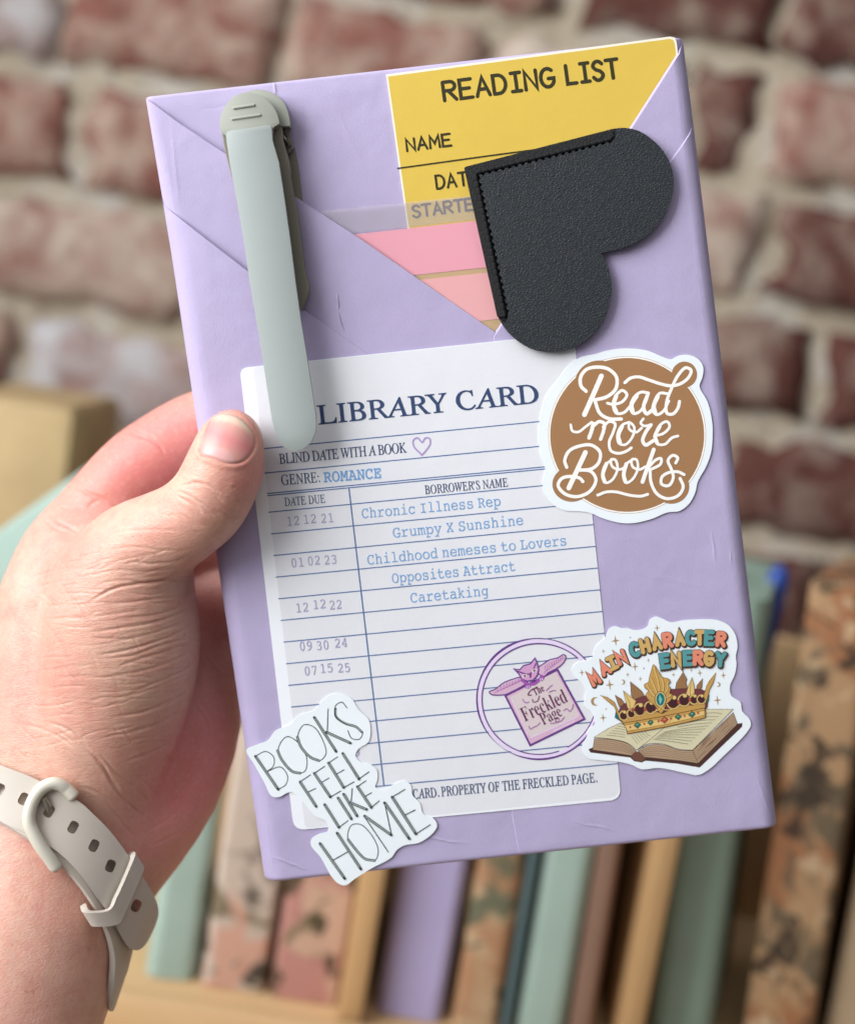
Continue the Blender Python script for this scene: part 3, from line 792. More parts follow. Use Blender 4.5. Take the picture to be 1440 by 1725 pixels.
for s_ in ([(620, 1050), (640, 1085), (680, 1060), (720, 1040), (750, 1010)], [(1020, 870), (1060, 850), (1090, 880), (1120, 850), (1130, 800)], [(870, 1020), (930, 1010), (990, 990), (1030, 945)], [(820, 640), (860, 600), (890, 575)], [(850, 660), (900, 640), (930, 640)], [(545, 740), (580, 780), (620, 770)]):
    pr.stroke(z(spline(s_, False, 5)), 1.2, MAGE)
pr.build('stamp', label)
# ------------------------------------------------------------------ black heart corner bookmark
def leather(name, col, rough, pebble):
    t = NT(name); mp = t.n('ShaderNodeMapping'); mp.inputs['Rotation'].default_value = (0, 0, rad(28)); mp.inputs['Scale'].default_value = (1.0, 1.7, 1.0)
    t.l(t.coord(), mp.inputs['Vector'])
    nz = t.n('ShaderNodeTexNoise'); nz.inputs['Scale'].default_value = 500; t.l(mp.outputs[0], nz.inputs['Vector'])
    wv = t.n('ShaderNodeVectorMath'); wv.operation = 'MULTIPLY_ADD'; wv.inputs[1].default_value = (.0012,)*3
    t.l(nz.outputs['Color'], wv.inputs[0]); t.l(mp.outputs[0], wv.inputs[2])
    v = t.n('ShaderNodeTexVoronoi'); v.feature = 'DISTANCE_TO_EDGE'; v.inputs['Scale'].default_value = 1150; t.l(wv.outputs[0], v.inputs['Vector'])
    e = t.ramp(v.outputs['Distance'], [(0, (0, 0, 0)), (.35, (1, 1, 1))])
    c = t.mix(e, dull(col, .55), col)
    n = t.bump(e, pebble, .00022); n = t.bump(t.noise(2600, 4), .25, .00008, n)
    return t.set(c, rough, n, .5)
LEATHER = leather('black_leather', S(40, 46, 52), .50, .42); LEDGE = leather('black_leather_edge', S(20, 20, 22), .7, .4)
THREAD = simple('black_thread', S(12, 12, 14), .8, .2, 3000)
heart = empty('corner_bookmark', PARCEL, 'black leather heart-shaped corner bookmark lying over the yellow card', 'bookmark')
z = Z(770, 200, 3.789)
lobes = spline([(992, 64), (1060, 58), (1150, 75), (1240, 130), (1320, 215), (1365, 310), (1380, 410), (1365, 510), (1320, 620), (1240, 720), (1150, 785), (1060, 825), (985, 842), (918, 858)], False, 5)
lobe2 = spline([(918, 858), (952, 925), (976, 1000), (985, 1090), (970, 1190), (930, 1290), (860, 1380), (780, 1440), (690, 1475), (580, 1487), (480, 1470), (390, 1420), (320, 1355), (272, 1285), (252, 1245)], False, 5)
slab('back_panel', z([(45, 318), (49, 309), (57, 305)]+lobes+lobe2[1:]), 1.76, 2.5, LEDGE, heart, .3)
slab('seam_edge', z([(47, 318), (58, 306), (985, 72), (1000, 108), (985, 120), (104, 336), (292, 1262), (255, 1262)]), 2.5, 3.05, LEDGE, heart, .2)
def bites(p, q, inward, n, d=11):
    # the edge pulled in where each stitch crosses it
    p = Vector(p); q = Vector(q); v = Vector(inward); o = []
    for i in range(n):
        for t, k in ((.05, 0), (.40, 0), (.55, 1), (.85, 1)): o.append(tuple(p+(q-p)*((i+t)/n)+v*d*k))
    return o
slab('front_panel', z(bites((134, 358), (985, 142), (.2, 1), 20)+[(1012, 112)]+lobes[2:]+lobe2[1:-3]+[(300, 1302), (318, 1290)]+bites((326, 1258), (134, 366), (1, -.1), 21)), 2.5, 3.8, LEATHER, heart, .32, 3)
bm = bmesh.new()
def capsule(bm, a, b, r, n=8):
    a = Vector(a); b = Vector(b); d = (b-a).normalized(); q = d.to_track_quat('Z', 'Y').to_matrix(); ln = (b-a).length
    prof = [(r*math.sin(rad(t)), -r*math.cos(rad(t))) for t in (8, 40, 70, 90)]+[(r*math.sin(rad(t)), ln-r*math.cos(rad(t))) for t in (90, 110, 140, 172)]
    rings = [[bm.verts.new(a+q @ Vector((rr*math.cos(2*math.pi*i/n), rr*math.sin(2*math.pi*i/n), zz))) for i in range(n)] for rr, zz in prof]
    for u_, v_ in zip(rings, rings[1:]):
        for i in range(n): bm.faces.new((u_[i], u_[(i+1) % n], v_[(i+1) % n], v_[i]))
    bm.faces.new(rings[0][::-1]); bm.faces.new(rings[-1])
def along(p, q, step, duty):
    p = Vector(p); q = Vector(q); n = int((q-p).length/step)
    for i in range(n): yield p+(q-p)*(i/n), p+(q-p)*((i+duty)/n)
for p, q in (((122, 346), (990, 128)), ((116, 362), (306, 1272))):
    for a, b in along(p, q, 43, .62):
        a = z([tuple(a)])[0]; b = z([tuple(b)])[0]
        capsule(bm, L(*a, 3.1), L(*b, 3.1), .6)
from_bm('stitching', bm, THREAD, heart, None, 180)

# ------------------------------------------------------------------ grey clip-on book light
GREYF = plastic('grey_green_plastic', S(162, 170, 167), .4); GREYB = plastic('warm_grey_plastic', S(158, 160, 149), .44); GREYD = plastic('dark_grey_plastic', S(128, 122, 108), .5); STEEL = simple('spring_steel', S(120, 112, 100), .3, .1, 2000); STEEL.node_tree.nodes['Principled BSDF'].inputs['Metallic'].default_value = .9
clip = empty('book_light', PARCEL, 'grey plastic clip-on book light clamped over the pocket\'s left flap', 'book light')
z = Z(360, 140, 7.2); z5 = Z(360, 340, 3.92)
back = z(spline([(250, 540), (235, 400), (300, 210), (400, 110), (540, 80), (700, 115), (850, 230), (918, 420), (928, 522)], False, 5))+z([(800, 524), (800, 560)])+z([(860, 700), (905, 850), (972, 848), (980, 770), (1000, 870), (1030, 1050), (1080, 1452), (1110, 1640), (760, 1640), (420, 900)])
slab('back_jaw', back, .06, .8, GREYD, clip, .2)
hb = z(spline([(250, 560), (235, 400), (300, 210), (400, 112), (540, 82), (700, 117), (850, 232), (916, 420), (926, 520)], False, 5))+z([(810, 522), (780, 560)])
slab('back_head', hb, .82, 5.3, GREYB, clip, 1.2, 3, flat=False)
slab('pivot_post', z([(905, 850), (960, 790), (955, 720), (930, 640), (915, 560), (880, 540), (840, 600), (880, 760)]), .82, 2.6, GREYD, clip, .2)
mid = z([(98, 600), (300, 560), (735, 545), (790, 524), (828, 530), (850, 700), (915, 950), (932, 1050), (930, 1130), (980, 1400)])+z5([(552, 60), (600, 440), (628, 545), (632, 575), (620, 625), (590, 700), (578, 712), (400, 600), (300, 500), (275, 330), (225, 100)])+z([(250, 1230), (205, 1080), (150, 880), (118, 720)])
slab('front_jaw', mid, 2.3, 5.2, GREYD, clip, .9, 3)
fh = z(spline([(150, 640), (92, 590), (75, 500), (95, 380), (170, 235), (280, 145), (400, 110), (520, 128), (660, 215), (760, 350), (800, 490)], False, 6))+z([(740, 522), (720, 545), (718, 620), (400, 660)])
slab('pinch_tab', fh, 5.5, 7.4, GREYB, clip, .9, 4, flat=False)
def ridge(pts, w0, r):
    bm = bmesh.new(); capsule(bm, L(*pts[0], w0), L(*pts[1], w0), r, 10)
    return from_bm('grip_ridge', bm, GREYB, clip, None, 180)
ridge(z([(250, 304), (490, 268)]), 7.35, .42); ridge(z([(232, 436), (562, 388)]), 7.35, .42)
arm = z([(150, 640), (165, 592), (215, 574)])+z([(430, 545), (640, 512), (690, 512), (705, 560), (712, 690), (790, 960)])+z5([(470, 0), (505, 250), (540, 530), (575, 780), (612, 1000), (645, 1220), (672, 1400), (677, 1470)]+spline([(677, 1470), (668, 1530), (635, 1595), (565, 1640), (500, 1640), (435, 1590), (402, 1500)], False, 5)[1:]+[(385, 1440), (330, 1080), (285, 800), (240, 540), (200, 260), (155, 0)])+z([(195, 960)])
def armtop(bm): pass
slab('light_arm', arm, 7.2, 9.4, GREYF, clip, .8, 3, flat=False)
slab('hinge_block', z([(200, 640), (680, 560), (700, 700), (240, 780)]), 5.5, 7.15, GREYD, clip, .2)
bm = bmesh.new()
def torus(bm, c, n_, R, r, nu=18, nv=6):
    q = Vector(n_).to_track_quat('Z', 'Y').to_matrix(); rings = []
    for i in range(nu):
        a = 2*math.pi*i/nu; d = Vector((math.cos(a), math.sin(a), 0))
        rings.append([bm.verts.new(Vector(c)+q @ (d*(R+r*math.cos(2*math.pi*j/nv))+Vector((0, 0, r*math.sin(2*math.pi*j/nv))))) for j in range(nv)])
    for i in range(nu):
        for j in range(nv): bm.faces.new((rings[i][j], rings[(i+1) % nu][j], rings[(i+1) % nu][(j+1) % nv], rings[i][(j+1) % nv]))
for k in range(5):
    q = z([(850+12*k, 640+14*k)])[0]; torus(bm, L(*q, 2.6+.2*k), (1, .3, .25), 1.5, .22)
from_bm('spring', bm, STEEL, clip, None, 180)

# ------------------------------------------------------------------ stickers
VINYL = paper('white_vinyl', S(238, 244, 248), .012, 900, .08, .32); TAN = paper('tan_print', S(164, 122, 84), .02, 1500, .1, .5); CREAMINK = paper('cream_ink', S(250, 246, 240), .01, 2000, .05, .5)
def sticker(outline, w, label):
    o = empty('sticker', PARCEL, label, 'sticker', 'stickers on the parcel')
    slab('vinyl', outline, w-.16, w, VINYL, o, 0, smooth=None); return o
z = Z(880, 560, 4.114)
st = sticker(z(spline([(725, 110), (860, 125), (960, 165), (1025, 185), (1080, 160), (1145, 155), (1212, 182), (1250, 240), (1245, 310), (1225, 375), (1280, 480), (1312, 620), (1315, 720), (1305, 830), (1270, 930), (1212, 1035), (1195, 1110), (1150, 1190), (1085, 1238), (1000, 1248), (900, 1290), (780, 1320), (680, 1320), (560, 1290), (470, 1252), (400, 1240), (300, 1235), (220, 1200), (162, 1130), (140, 1050), (158, 950), (120, 820), (110, 700), (125, 580), (170, 430), (240, 340), (330, 220), (400, 172), (500, 150), (600, 122)], True, 5)),
             1.95, 'round white and tan sticker reading Read more Books in brush lettering')
pr = Print(1.96)
pr.stroke(z(ellipse(724, 710, 544, 544, 0, 100)), .9, TAN, closed=True)
pr.stroke(z(ellipse(724, 710, 538, 538, 0, 100)), 2.6, CREAMINK, closed=True)
for c in ((724, 710, 533, 533), (530, 362, 170, 168), (1120, 292, 88, 90), (340, 1052, 134, 122), (1030, 1068, 124, 120), (1075, 350, 70, 70), (470, 1050, 90, 90), (900, 1090, 90, 90)): pr.poly(z(ellipse(*c, 0, 90 if c[2] > 300 else 40)), TAN)
pr.build('tan_disc', st)
pr = Print(1.985)
def br(pts, w): pr.stroke(z(spline(pts, False, 7)), w/4.114, CREAMINK)
M_, T_ = 29, 20
for s_, w in (([(545, 302), (490, 430), (428, 570)], 34), ([(440, 408), (405, 372), (402, 310), (440, 258), (515, 240), (595, 255), (650, 310), (645, 390), (585, 445), (500, 468)], 24), ([(500, 470), (535, 560), (600, 598), (683, 600)], 24),
   ([(587, 490), (625, 498), (690, 480), (722, 430), (690, 402), (648, 435), (627, 505), (650, 560), (700, 556), (742, 515)], T_), ([(648, 440), (630, 500), (648, 550)], M_),
   ([(872, 420), (820, 414), (772, 450), (746, 520), (768, 562), (815, 545), (850, 485), (872, 420)], T_), ([(790, 440), (755, 500), (762, 548)], M_), ([(868, 425), (838, 520), (858, 563), (902, 535)], 26),
   ([(1005, 425), (950, 422), (912, 480), (902, 540), (928, 570), (975, 545), (1012, 475)], T_), ([(935, 445), (908, 510), (918, 556)], M_),
   ([(708, 348), (745, 318), (800, 308), (870, 328), (950, 355), (1030, 370), (1100, 352), (1150, 310), (1166, 262), (1130, 245), (1080, 292), (1030, 390), (996, 490), (1000, 560), (1040, 565), (1075, 525), (1086, 478)], 22),
   ([(333, 640), (345, 682), (385, 690), (435, 655), (478, 622)], 18), ([(490, 632), (478, 680), (460, 730)], 27), ([(488, 650), (530, 618), (566, 632), (558, 690), (540, 740)], 24), ([(558, 655), (600, 618), (640, 632), (628, 690), (600, 760), (612, 820), (665, 838), (720, 822), (752, 800)], 20),
   ([(738, 622), (690, 642), (657, 710), (667, 768), (710, 778), (757, 730), (774, 660), (742, 625), (738, 668), (785, 692), (825, 662)], 18), ([(690, 650), (664, 715), (675, 762)], 26),
   ([(836, 598), (818, 628), (842, 648), (892, 638)], 18), ([(888, 642), (852, 692), (832, 752), (852, 780), (905, 750)], 25),
   ([(912, 718), (978, 698), (1018, 650), (1000, 618), (952, 642), (918, 720), (932, 772), (985, 775), (1035, 730), (1075, 718)], 19), ([(950, 650), (918, 720), (932, 765)], 26),
   ([(435, 832), (380, 950), (320, 1078)], 34), ([(306, 935), (292, 890), (322, 822), (400, 786), (478, 782), (536, 830), (528, 900), (478, 945), (400, 955)], 23), ([(400, 952), (475, 965), (508, 1020), (470, 1098), (380, 1138), (292, 1118), (246, 1060), (272, 1012), (340, 998), (398, 1012), (418, 1034)], 23),
   ([(620, 882), (572, 920), (552, 1000), (576, 1042), (622, 1020), (658, 940), (640, 882), (612, 882), (622, 930), (670, 950), (716, 930)], 18), ([(580, 910), (556, 985), (568, 1035)], 27),
   ([(760, 882), (712, 920), (697, 1000), (717, 1042), (763, 1015), (798, 940), (788, 882), (757, 882), (762, 930), (810, 950), (850, 930)], 18), ([(718, 912), (700, 985), (712, 1035)], 27),
   ([(908, 812), (870, 920), (830, 1036)], 28), ([(852, 958), (925, 882), (958, 874), (955, 912), (892, 948)], 20), ([(882, 950), (890, 1040), (930, 1118), (1000, 1152), (1078, 1130), (1112, 1070), (1090, 1012)], 22),
   ([(1060, 905), (1074, 870), (1040, 852), (1007, 888), (1030, 948), (1043, 1010), (1010, 1062), (962, 1050), (965, 1002), (1010, 972), (1075, 966), (1118, 985)], 21),
   ([(520, 1128), (580, 1106), (650, 1106), (740, 1128), (820, 1135), (866, 1122)], 20)): br(s_, w)
pr.build('lettering', st)

# books feel like home
z = Z(400, 1020, 3.13)
st = sticker(z(spline([(48, 762), (100, 735), (160, 710), (200, 660), (280, 625), (330, 575), (400, 555), (450, 500), (500, 468), (550, 468), (600, 490), (640, 550), (690, 600), (702, 660), (690, 720), (640, 755), (622, 790), (650, 825), (705, 840), (735, 870), (737, 920), (727, 958), (770, 970), (830, 940), (882, 925), (915, 950), (922, 1000), (960, 1040), (980, 1100), (1030, 1120), (1052, 1160), (1030, 1200), (960, 1250), (880, 1265), (840, 1290), (810, 1330), (700, 1390), (620, 1440), (570, 1475), (530, 1465), (490, 1420), (440, 1330), (388, 1265), (390, 1232), (430, 1205), (475, 1190), (470, 1140), (410, 1110), (350, 1040), (300, 990), (270, 985), (220, 1010), (180, 1005), (140, 930), (90, 840)], True, 5)),
             2.0, 'white cut-out sticker reading BOOKS FEEL LIKE HOME at the parcel\'s bottom left corner')
GINK = ink('grey_black_ink', 62, 66, 64); GIN = ink('light_grey_ink', 168, 176, 174)
pr = Print(2.01)
THK = [[(95, 795), (215, 970)], [(405, 590), (520, 770)], [(470, 668), (595, 725)], [(330, 930), (415, 1060)], [(405, 885), (490, 1010)], [(480, 830), (560, 960)], [(555, 780), (640, 915)], [(460, 1050), (535, 1170)], [(530, 1015), (600, 1125)], [(560, 995), (630, 1110)], [(595, 1040), (680, 1075)], [(632, 955), (705, 1065)],
       [(435, 1255), (565, 1440)], [(525, 1200), (650, 1390)], [(670, 1110), (810, 1210)], [(775, 1040), (905, 1230)], [(815, 1010), (940, 1205)]]
THN = [[(478, 545), (474, 665)], [(330, 930), (385, 893)], [(370, 985), (412, 965)], [(405, 885), (460, 848)], [(440, 935), (482, 910)], [(490, 1010), (545, 978)], [(480, 830), (528, 798)], [(520, 890), (562, 866)], [(560, 960), (615, 930)], [(640, 915), (693, 877)], [(535, 1170), (582, 1135)], [(605, 965), (598, 1042)], [(632, 955), (677, 924)], [(668, 1010), (706, 987)], [(705, 1065), (747, 1030)],
       [(500, 1345), (588, 1295)], [(668, 1112), (795, 1300)], [(812, 1212), (776, 1042)], [(815, 1010), (882, 970)], [(872, 1110), (936, 1078)], [(940, 1205), (1015, 1156)]]
CUR = [[(95, 795), (150, 770), (192, 800), (188, 850), (150, 878)], [(160, 874), (228, 852), (265, 900), (255, 945), (215, 970)], [(578, 540), (550, 510), (517, 530), (517, 580), (570, 620), (630, 642), (660, 672), (642, 705), (602, 700), (582, 660)]]
OS = [[(215, 760), (260, 692), (320, 722), (365, 802), (357, 872), (312, 885), (250, 840)], [(318, 690), (350, 630), (402, 640), (450, 710), (467, 782), (430, 820), (380, 792), (332, 740)], [(582, 1230), (600, 1160), (650, 1155), (710, 1215), (742, 1290), (725, 1345), (670, 1330), (612, 1270)]]
SK = lambda s_, w, m, **k: pr.stroke(z(s_), w/3.13, m, **k)
for s_ in CUR: SK(spline(s_, False, 6), 5, GINK)
for s_ in OS: SK(spline(s_, True, 7), 5, GINK, closed=True)
SK(spline([(517, 545), (520, 585), (570, 622), (625, 640), (657, 668)], False, 5), 13, GINK); SK(spline([(520, 550), (525, 583), (572, 620), (625, 640), (655, 665)], False, 5), 5, GIN)
for s_, in (([(212, 765), (235, 815), (290, 875), (330, 884)],), ([(316, 694), (335, 745), (385, 800), (430, 818)],), ([(584, 1235), (612, 1272), (672, 1335), (722, 1345)],)):
    SK(spline(s_, False, 6), 14, GINK); SK(spline(s_, False, 6), 5, GIN)
for s_ in THN: SK(s_, 5, GINK)
for s_ in THK: SK(s_, 14, GINK); a, b = Vector(s_[0]), Vector(s_[1]); SK([tuple(a+(b-a)*.04), tuple(b-(b-a)*.06)], 5, GIN)
pr.build('lettering', st)

# main character energy
z = Z(960, 1030, 4.645)
st = sticker(z(spline([(20, 440), (60, 400), (130, 380), (180, 350), (197, 280), (270, 210), (300, 140), (350, 115), (400, 130), (450, 130), (500, 145), (560, 140), (605, 115), (622, 65), (670, 40), (720, 55), (790, 85), (880, 70), (1000, 62), (1150, 68), (1240, 110), (1290, 180), (1308, 270), (1295, 350), (1300, 420), (1285, 500), (1250, 580), (1260, 660), (1330, 710), (1345, 780), (1400, 840), (1412, 890), (1370, 960), (1200, 1130), (1080, 1240), (1000, 1280), (900, 1265), (700, 1225), (560, 1235), (480, 1200), (400, 1180), (250, 1165), (150, 1150), (98, 1100), (95, 1050), (130, 980), (140, 930), (190, 880), (175, 800), (110, 730), (125, 620), (90, 560), (30, 500)], True, 5)),
             1.97, 'white cut-out sticker with a golden crown on an open book, reading MAIN CHARACTER ENERGY')
DK = ink('brown_outline_ink', 74, 52, 40); TEALI = ink('teal_ink', 86, 152, 154); GOLDI = ink('gold_ink', 206, 168, 104); CORAL = ink('coral_ink', 226, 138, 112); STARI = ink('tan_star_ink', 172, 142, 106)
CG = ink('crown_gold_ink', 196, 152, 82); CGL = ink('pale_gold_ink', 224, 190, 120); CB = ink('crown_brown_ink', 152, 112, 76); BURG = ink('burgundy_ink', 112, 58, 62); DBURG = ink('dark_burgundy_ink', 68, 34, 38); GEMG = ink('green_gem_ink', 50, 110, 92); GEMR = ink('red_gem_ink', 180, 74, 66); GEMT = ink('teal_gem_ink', 24, 112, 116); GEML = ink('light_gem_ink', 120, 190, 176)
PAGEI = ink('page_ink', 214, 206, 172); BLOCK = ink('page_block_ink', 178, 150, 122); BLOCKD = ink('page_line_ink', 112, 86, 66); COV = ink('cover_ink', 74, 46, 42); COVL = ink('cover_edge_ink', 112, 74, 60); TXT = ink('text_line_ink', 92, 84, 66)
pr = Print(1.98)
s4 = 4.645
def star(c, R, m=STARI):
    pts = []
    for i in range(8):
        r = R if i % 2 == 0 else R*.26
        k = 1.2 if i % 4 == 2 else (.95 if i % 2 == 0 else 1)
        a = rad(45*i-6); pts.append((c[0]+r*k*math.cos(a), c[1]+r*k*math.sin(a)))
    pr.poly(z(pts), m)
for c, R in (((355, 230), 38), ((680, 130), 25), ((260, 312), 17), ((92, 478), 24), ((507, 432), 32), ((612, 382), 17), ((310, 574), 38), ((450, 495), 17), ((549, 527), 18), ((808, 495), 18), ((1014, 482), 24), ((1198, 500), 25), ((1152, 695), 35), ((258, 832), 30)): star(c, R)
for c, r in (((470, 204), 6), ((576, 446), 6), ((948, 462), 6), ((281, 764), 6)): pr.poly(z(ellipse(*c, r, r, 0, 10)), STARI)
for cx, cy, r, a in ((196, 704, 34, 0), (410, 553, 20, 180), (1156, 572, 19, 180)):
    o = ellipse(cx, cy, r, r, a, 20, 50, 310); i_ = ellipse(cx+(r*.42 if a == 0 else -r*.42), cy, r*.76, r*.80, a, 20, 62, 298)[::-1]
    pr.poly(z(o+i_), STARI)
pr.build('stars', st)
pr = Print(2.0)
def letters(lst, h, w, thick):
    for ch, x, y, a, m in lst: pr.glyph(ch, z([(x+5, y+7)])[0], w/s4, h/s4, a, (thick+16)/s4, DK)
    for ch, x, y, a, m in lst: pr.glyph(ch, z([(x, y)])[0], w/s4, h/s4, a, (thick+9)/s4, DK)
    for ch, x, y, a, m in lst: pr.glyph(ch, z([(x, y)])[0], w/s4, h/s4, a, thick/s4, m)
letters([('M', 188, 525, 30, CORAL), ('A', 268, 445, 28, CORAL), ('I', 325, 405, 26, GOLDI), ('N', 398, 360, 24, CORAL)], 88, 56, 30)
letters([('C', 503, 298, 16, TEALI), ('H', 585, 268, 14, GOLDI), ('A', 675, 243, 12, GOLDI), ('R', 762, 225, 9, CORAL), ('A', 858, 212, 6, GOLDI), ('C', 940, 208, 3, TEALI), ('T', 1012, 206, 0, GOLDI), ('E', 1088, 208, -2, TEALI), ('R', 1180, 218, -6, CORAL)], 94, 52, 33)
letters([('E', 742, 388, 8, TEALI), ('N', 828, 375, 5, GOLDI), ('E', 922, 366, 3, TEALI), ('R', 1000, 364, 0, CORAL), ('G', 1084, 368, -2, GOLDI), ('Y', 1176, 376, -5, TEALI)], 94, 54, 33)
pr.build('lettering', st)
pr = Print(1.98)
def P_(pts, m, ol=3.5, om=None):
    pr.poly(z(pts), m)
    if ol: pr.stroke(z(pts), ol/s4, om or DK, closed=True)
def ln_(pts, w=3.5, m=None, sp=True): pr.stroke(z(spline(pts, False, 5) if sp else pts), w/s4, m or DK)
P_([(145, 1080), (180, 1064), (480, 1125), (520, 1100), (580, 1140), (850, 1168), (1000, 1188), (1310, 880), (1345, 874), (1342, 902), (1012, 1220), (840, 1190), (590, 1166), (560, 1180), (500, 1170), (470, 1142), (160, 1102)], COV)
P_([(500, 1098), (540, 1100), (592, 1150), (560, 1176), (500, 1164), (476, 1140)], COVL)
P_(spline([(190, 994), (330, 1004), (450, 1035), (518, 1094)], False, 5)+[(480, 1128), (300, 1100), (176, 1082)], BLOCK)
P_(spline([(530, 1090), (600, 1050), (720, 1042), (850, 1084), (957, 1090)], False, 5)+[(1000, 1188), (850, 1166), (580, 1140)], BLOCK)
P_([(957, 1090), (1275, 790), (1308, 880), (1000, 1188)], BLOCK)
for i in range(1, 6):
    f = i/6
    ln_([(188-10*f, 994+86*f), (320, 1004+88*f), (440, 1036+76*f), (516-34*f, 1094+30*f)], 2.4, BLOCKD)
    ln_([(532+44*f, 1091+46*f), (610+10*f, 1052+88*f), (720+20*f, 1044+108*f), (850, 1086+78*f), (957+40*f, 1092+92*f)], 2.4, BLOCKD)
    ln_([(959+40*f, 1092+92*f), (1276+30*f, 792+86*f)], 2.2, BLOCKD)
for i in range(14):
    f = random.random(); g = random.random()*.7
    ln_([(959+40*f+(317)*g, 1092+92*f-300*g), (959+40*f+317*(g+.2), 1092+92*f-300*(g+.2))], 2, COVL)
P_(spline([(740, 905), (640, 1000), (520, 1085)], False, 4)+spline([(520, 1085), (450, 1030), (330, 1000), (185, 985)], False, 5)+[(300, 915), (420, 860), (600, 850)], PAGEI)
P_(spline([(740, 905), (640, 990), (520, 1085)], False, 4)+spline([(520, 1085), (600, 1040), (720, 1035), (850, 1078), (958, 1085)], False, 5)+[(1275, 765), (1060, 765), (900, 790)], PAGEI)
for i in range(6):
    a = Vector((390, 880)).lerp(Vector((285, 968)), i/5); b = Vector((430, 890)).lerp(Vector((430, 985)), i/5); ln_([tuple(a), tuple((a+b)/2+Vector((0, -2))), tuple(b)], 3, TXT)
for i in range(6):
    a = Vector((480, 975)).lerp(Vector((580, 935)), i/5); ln_([tuple(a), tuple(a+Vector((22, 26))), tuple(a+Vector((46, 58-i*4)))], 2.6, TXT)
for i in range(11):
    f = i/10; a = Vector((790, 905)).lerp(Vector((650, 1000)), f) if i > 3 else Vector((1060, 800)).lerp(Vector((840, 905)), i/3); b = Vector((1185, 800)).lerp(Vector((925, 1038)), f)
    mdl = (a+b)/2+Vector((0, -8+6*f)); ln_([tuple(a), tuple(mdl), tuple(b)], 3, TXT)
pr.build('open_book_drawing', st)
pr = Print(2.08)
P_([(470, 550), (520, 590), (560, 625), (580, 660), (500, 690), (478, 660)], CB); P_([(882, 475), (912, 530), (905, 560), (920, 610), (822, 610), (830, 560)], CB); P_([(1035, 525), (1028, 600), (985, 625), (990, 580)], CB); P_([(350, 655), (400, 685), (425, 720), (385, 750)], CB)
P_(spline([(400, 740), (480, 700), (600, 655), (700, 622), (800, 608), (950, 605), (1060, 625), (1075, 700), (1060, 765), (740, 830), (410, 872), (380, 800)], True, 3), BURG)
P_([(360, 770), (350, 830), (400, 862), (392, 800)], GEMT); P_([(1085, 650), (1082, 700), (1060, 720), (1062, 660)], GEMT)
P_([(235, 655), (290, 672), (345, 710), (372, 770), (412, 865), (385, 845), (345, 745), (290, 700)], CG); P_([(1140, 478), (1118, 560), (1090, 610), (1072, 680), (1052, 745), (1042, 660), (1068, 580), (1090, 540)], CG)
P_([(415, 620), (470, 665), (515, 700), (490, 770), (450, 760), (430, 690)], CGL); P_([(952, 515), (970, 590), (972, 640), (940, 670), (905, 645), (925, 580)], CGL)
ln_([(420, 630), (460, 700), (470, 760)], 3); ln_([(950, 530), (940, 600), (938, 660)], 3)
P_([(398, 770), (470, 790), (600, 760), (720, 800), (850, 730), (960, 735), (1055, 690), (1056, 765), (900, 800), (740, 836), (560, 870), (410, 880)], CG)
for cx, cy, r in ((420, 815, 36), (478, 800, 34), (545, 770, 48), (630, 752, 48), (806, 712, 50), (890, 695, 46), (970, 690, 36), (1026, 688, 34)):
    pr.poly(z(ellipse(cx, cy, r*.72, r*.85, 0, 18)), DBURG)
    ln_(ellipse(cx, cy, r, r, 0, 22, 20, 290), 13, DK, False); ln_(ellipse(cx, cy, r, r, 0, 22, 20, 290), 8.5, CGL, False)
    pr.poly(z(ellipse(cx+r*.15, cy-r*.75, r*.34, r*.30, 0, 12)), CGL)
for c in ((490, 768), (585, 765), (848, 712), (935, 690)): pr.poly(z(ellipse(*c, 13, 13, 0, 12)), GEMR); pr.stroke(z(ellipse(*c, 13, 13, 0, 12)), .6, DK, closed=True)
leaf = [(652, 415), (690, 470), (722, 515), (765, 525), (782, 555), (755, 575), (785, 600), (778, 640), (800, 650), (790, 690), (750, 730), (712, 800), (660, 735), (610, 690), (590, 650), (612, 620), (585, 600), (580, 572), (610, 555), (618, 520), (635, 460)]
P_(spline(leaf, True, 3), CG)
for s_ in ([(700, 660), (690, 560), (655, 440)], [(680, 650), (655, 580), (630, 520)], [(720, 650), (730, 580), (715, 520)], [(660, 660), (630, 620), (600, 575)], [(735, 650), (760, 610), (762, 560)], [(655, 680), (625, 665), (600, 648)], [(748, 680), (770, 670), (788, 655)]):
    ln_(s_, 8, CGL); ln_([(x+7, y) for x, y in s_], 3.0, DK)
pr.poly(z(ellipse(706, 688, 46, 64, 0, 24)), DK); pr.poly(z(ellipse(706, 688, 41, 59, 0, 24)), CGL); pr.poly(z(ellipse(706, 688, 33, 50, 0, 24)), GEMT); pr.poly(z([(700, 650), (720, 690), (704, 728), (692, 690)]), GEML)
ln_([(640, 790), (690, 770), (712, 745), (740, 770), (800, 765)], 6, CGL)
band = [(414, 874), (560, 850), (740, 818), (900, 786), (1050, 755), (1060, 790), (1056, 832), (900, 870), (740, 905), (560, 938), (446, 958), (438, 915)]
P_(band, CG, 5); P_([(425, 892), (560, 868), (740, 836), (900, 805), (1050, 775), (1050, 812), (900, 848), (740, 886), (560, 918), (448, 937)], CGL, 2.5)
for cx, cy, r, m in ((526, 890, 28, GEMG), (628, 869, 24, GEMG), (738, 850, 30, GEMR), (845, 826, 26, GEMG), (952, 806, 28, GEMG)):
    P_([(cx-r, cy+4), (cx-2, cy-r*.9), (cx+r, cy-4), (cx+2, cy+r*.9)], m, 4); pr.poly(z([(cx-r*.4, cy), (cx, cy-r*.5), (cx+r*.3, cy-3)]), GEML if m is GEMG else CORAL)
for c in ((470, 905), (580, 880), (690, 858), (790, 838), (895, 818), (1000, 795)): pr.poly(z(ellipse(*c, 9, 9, 0, 10)), GEMR)
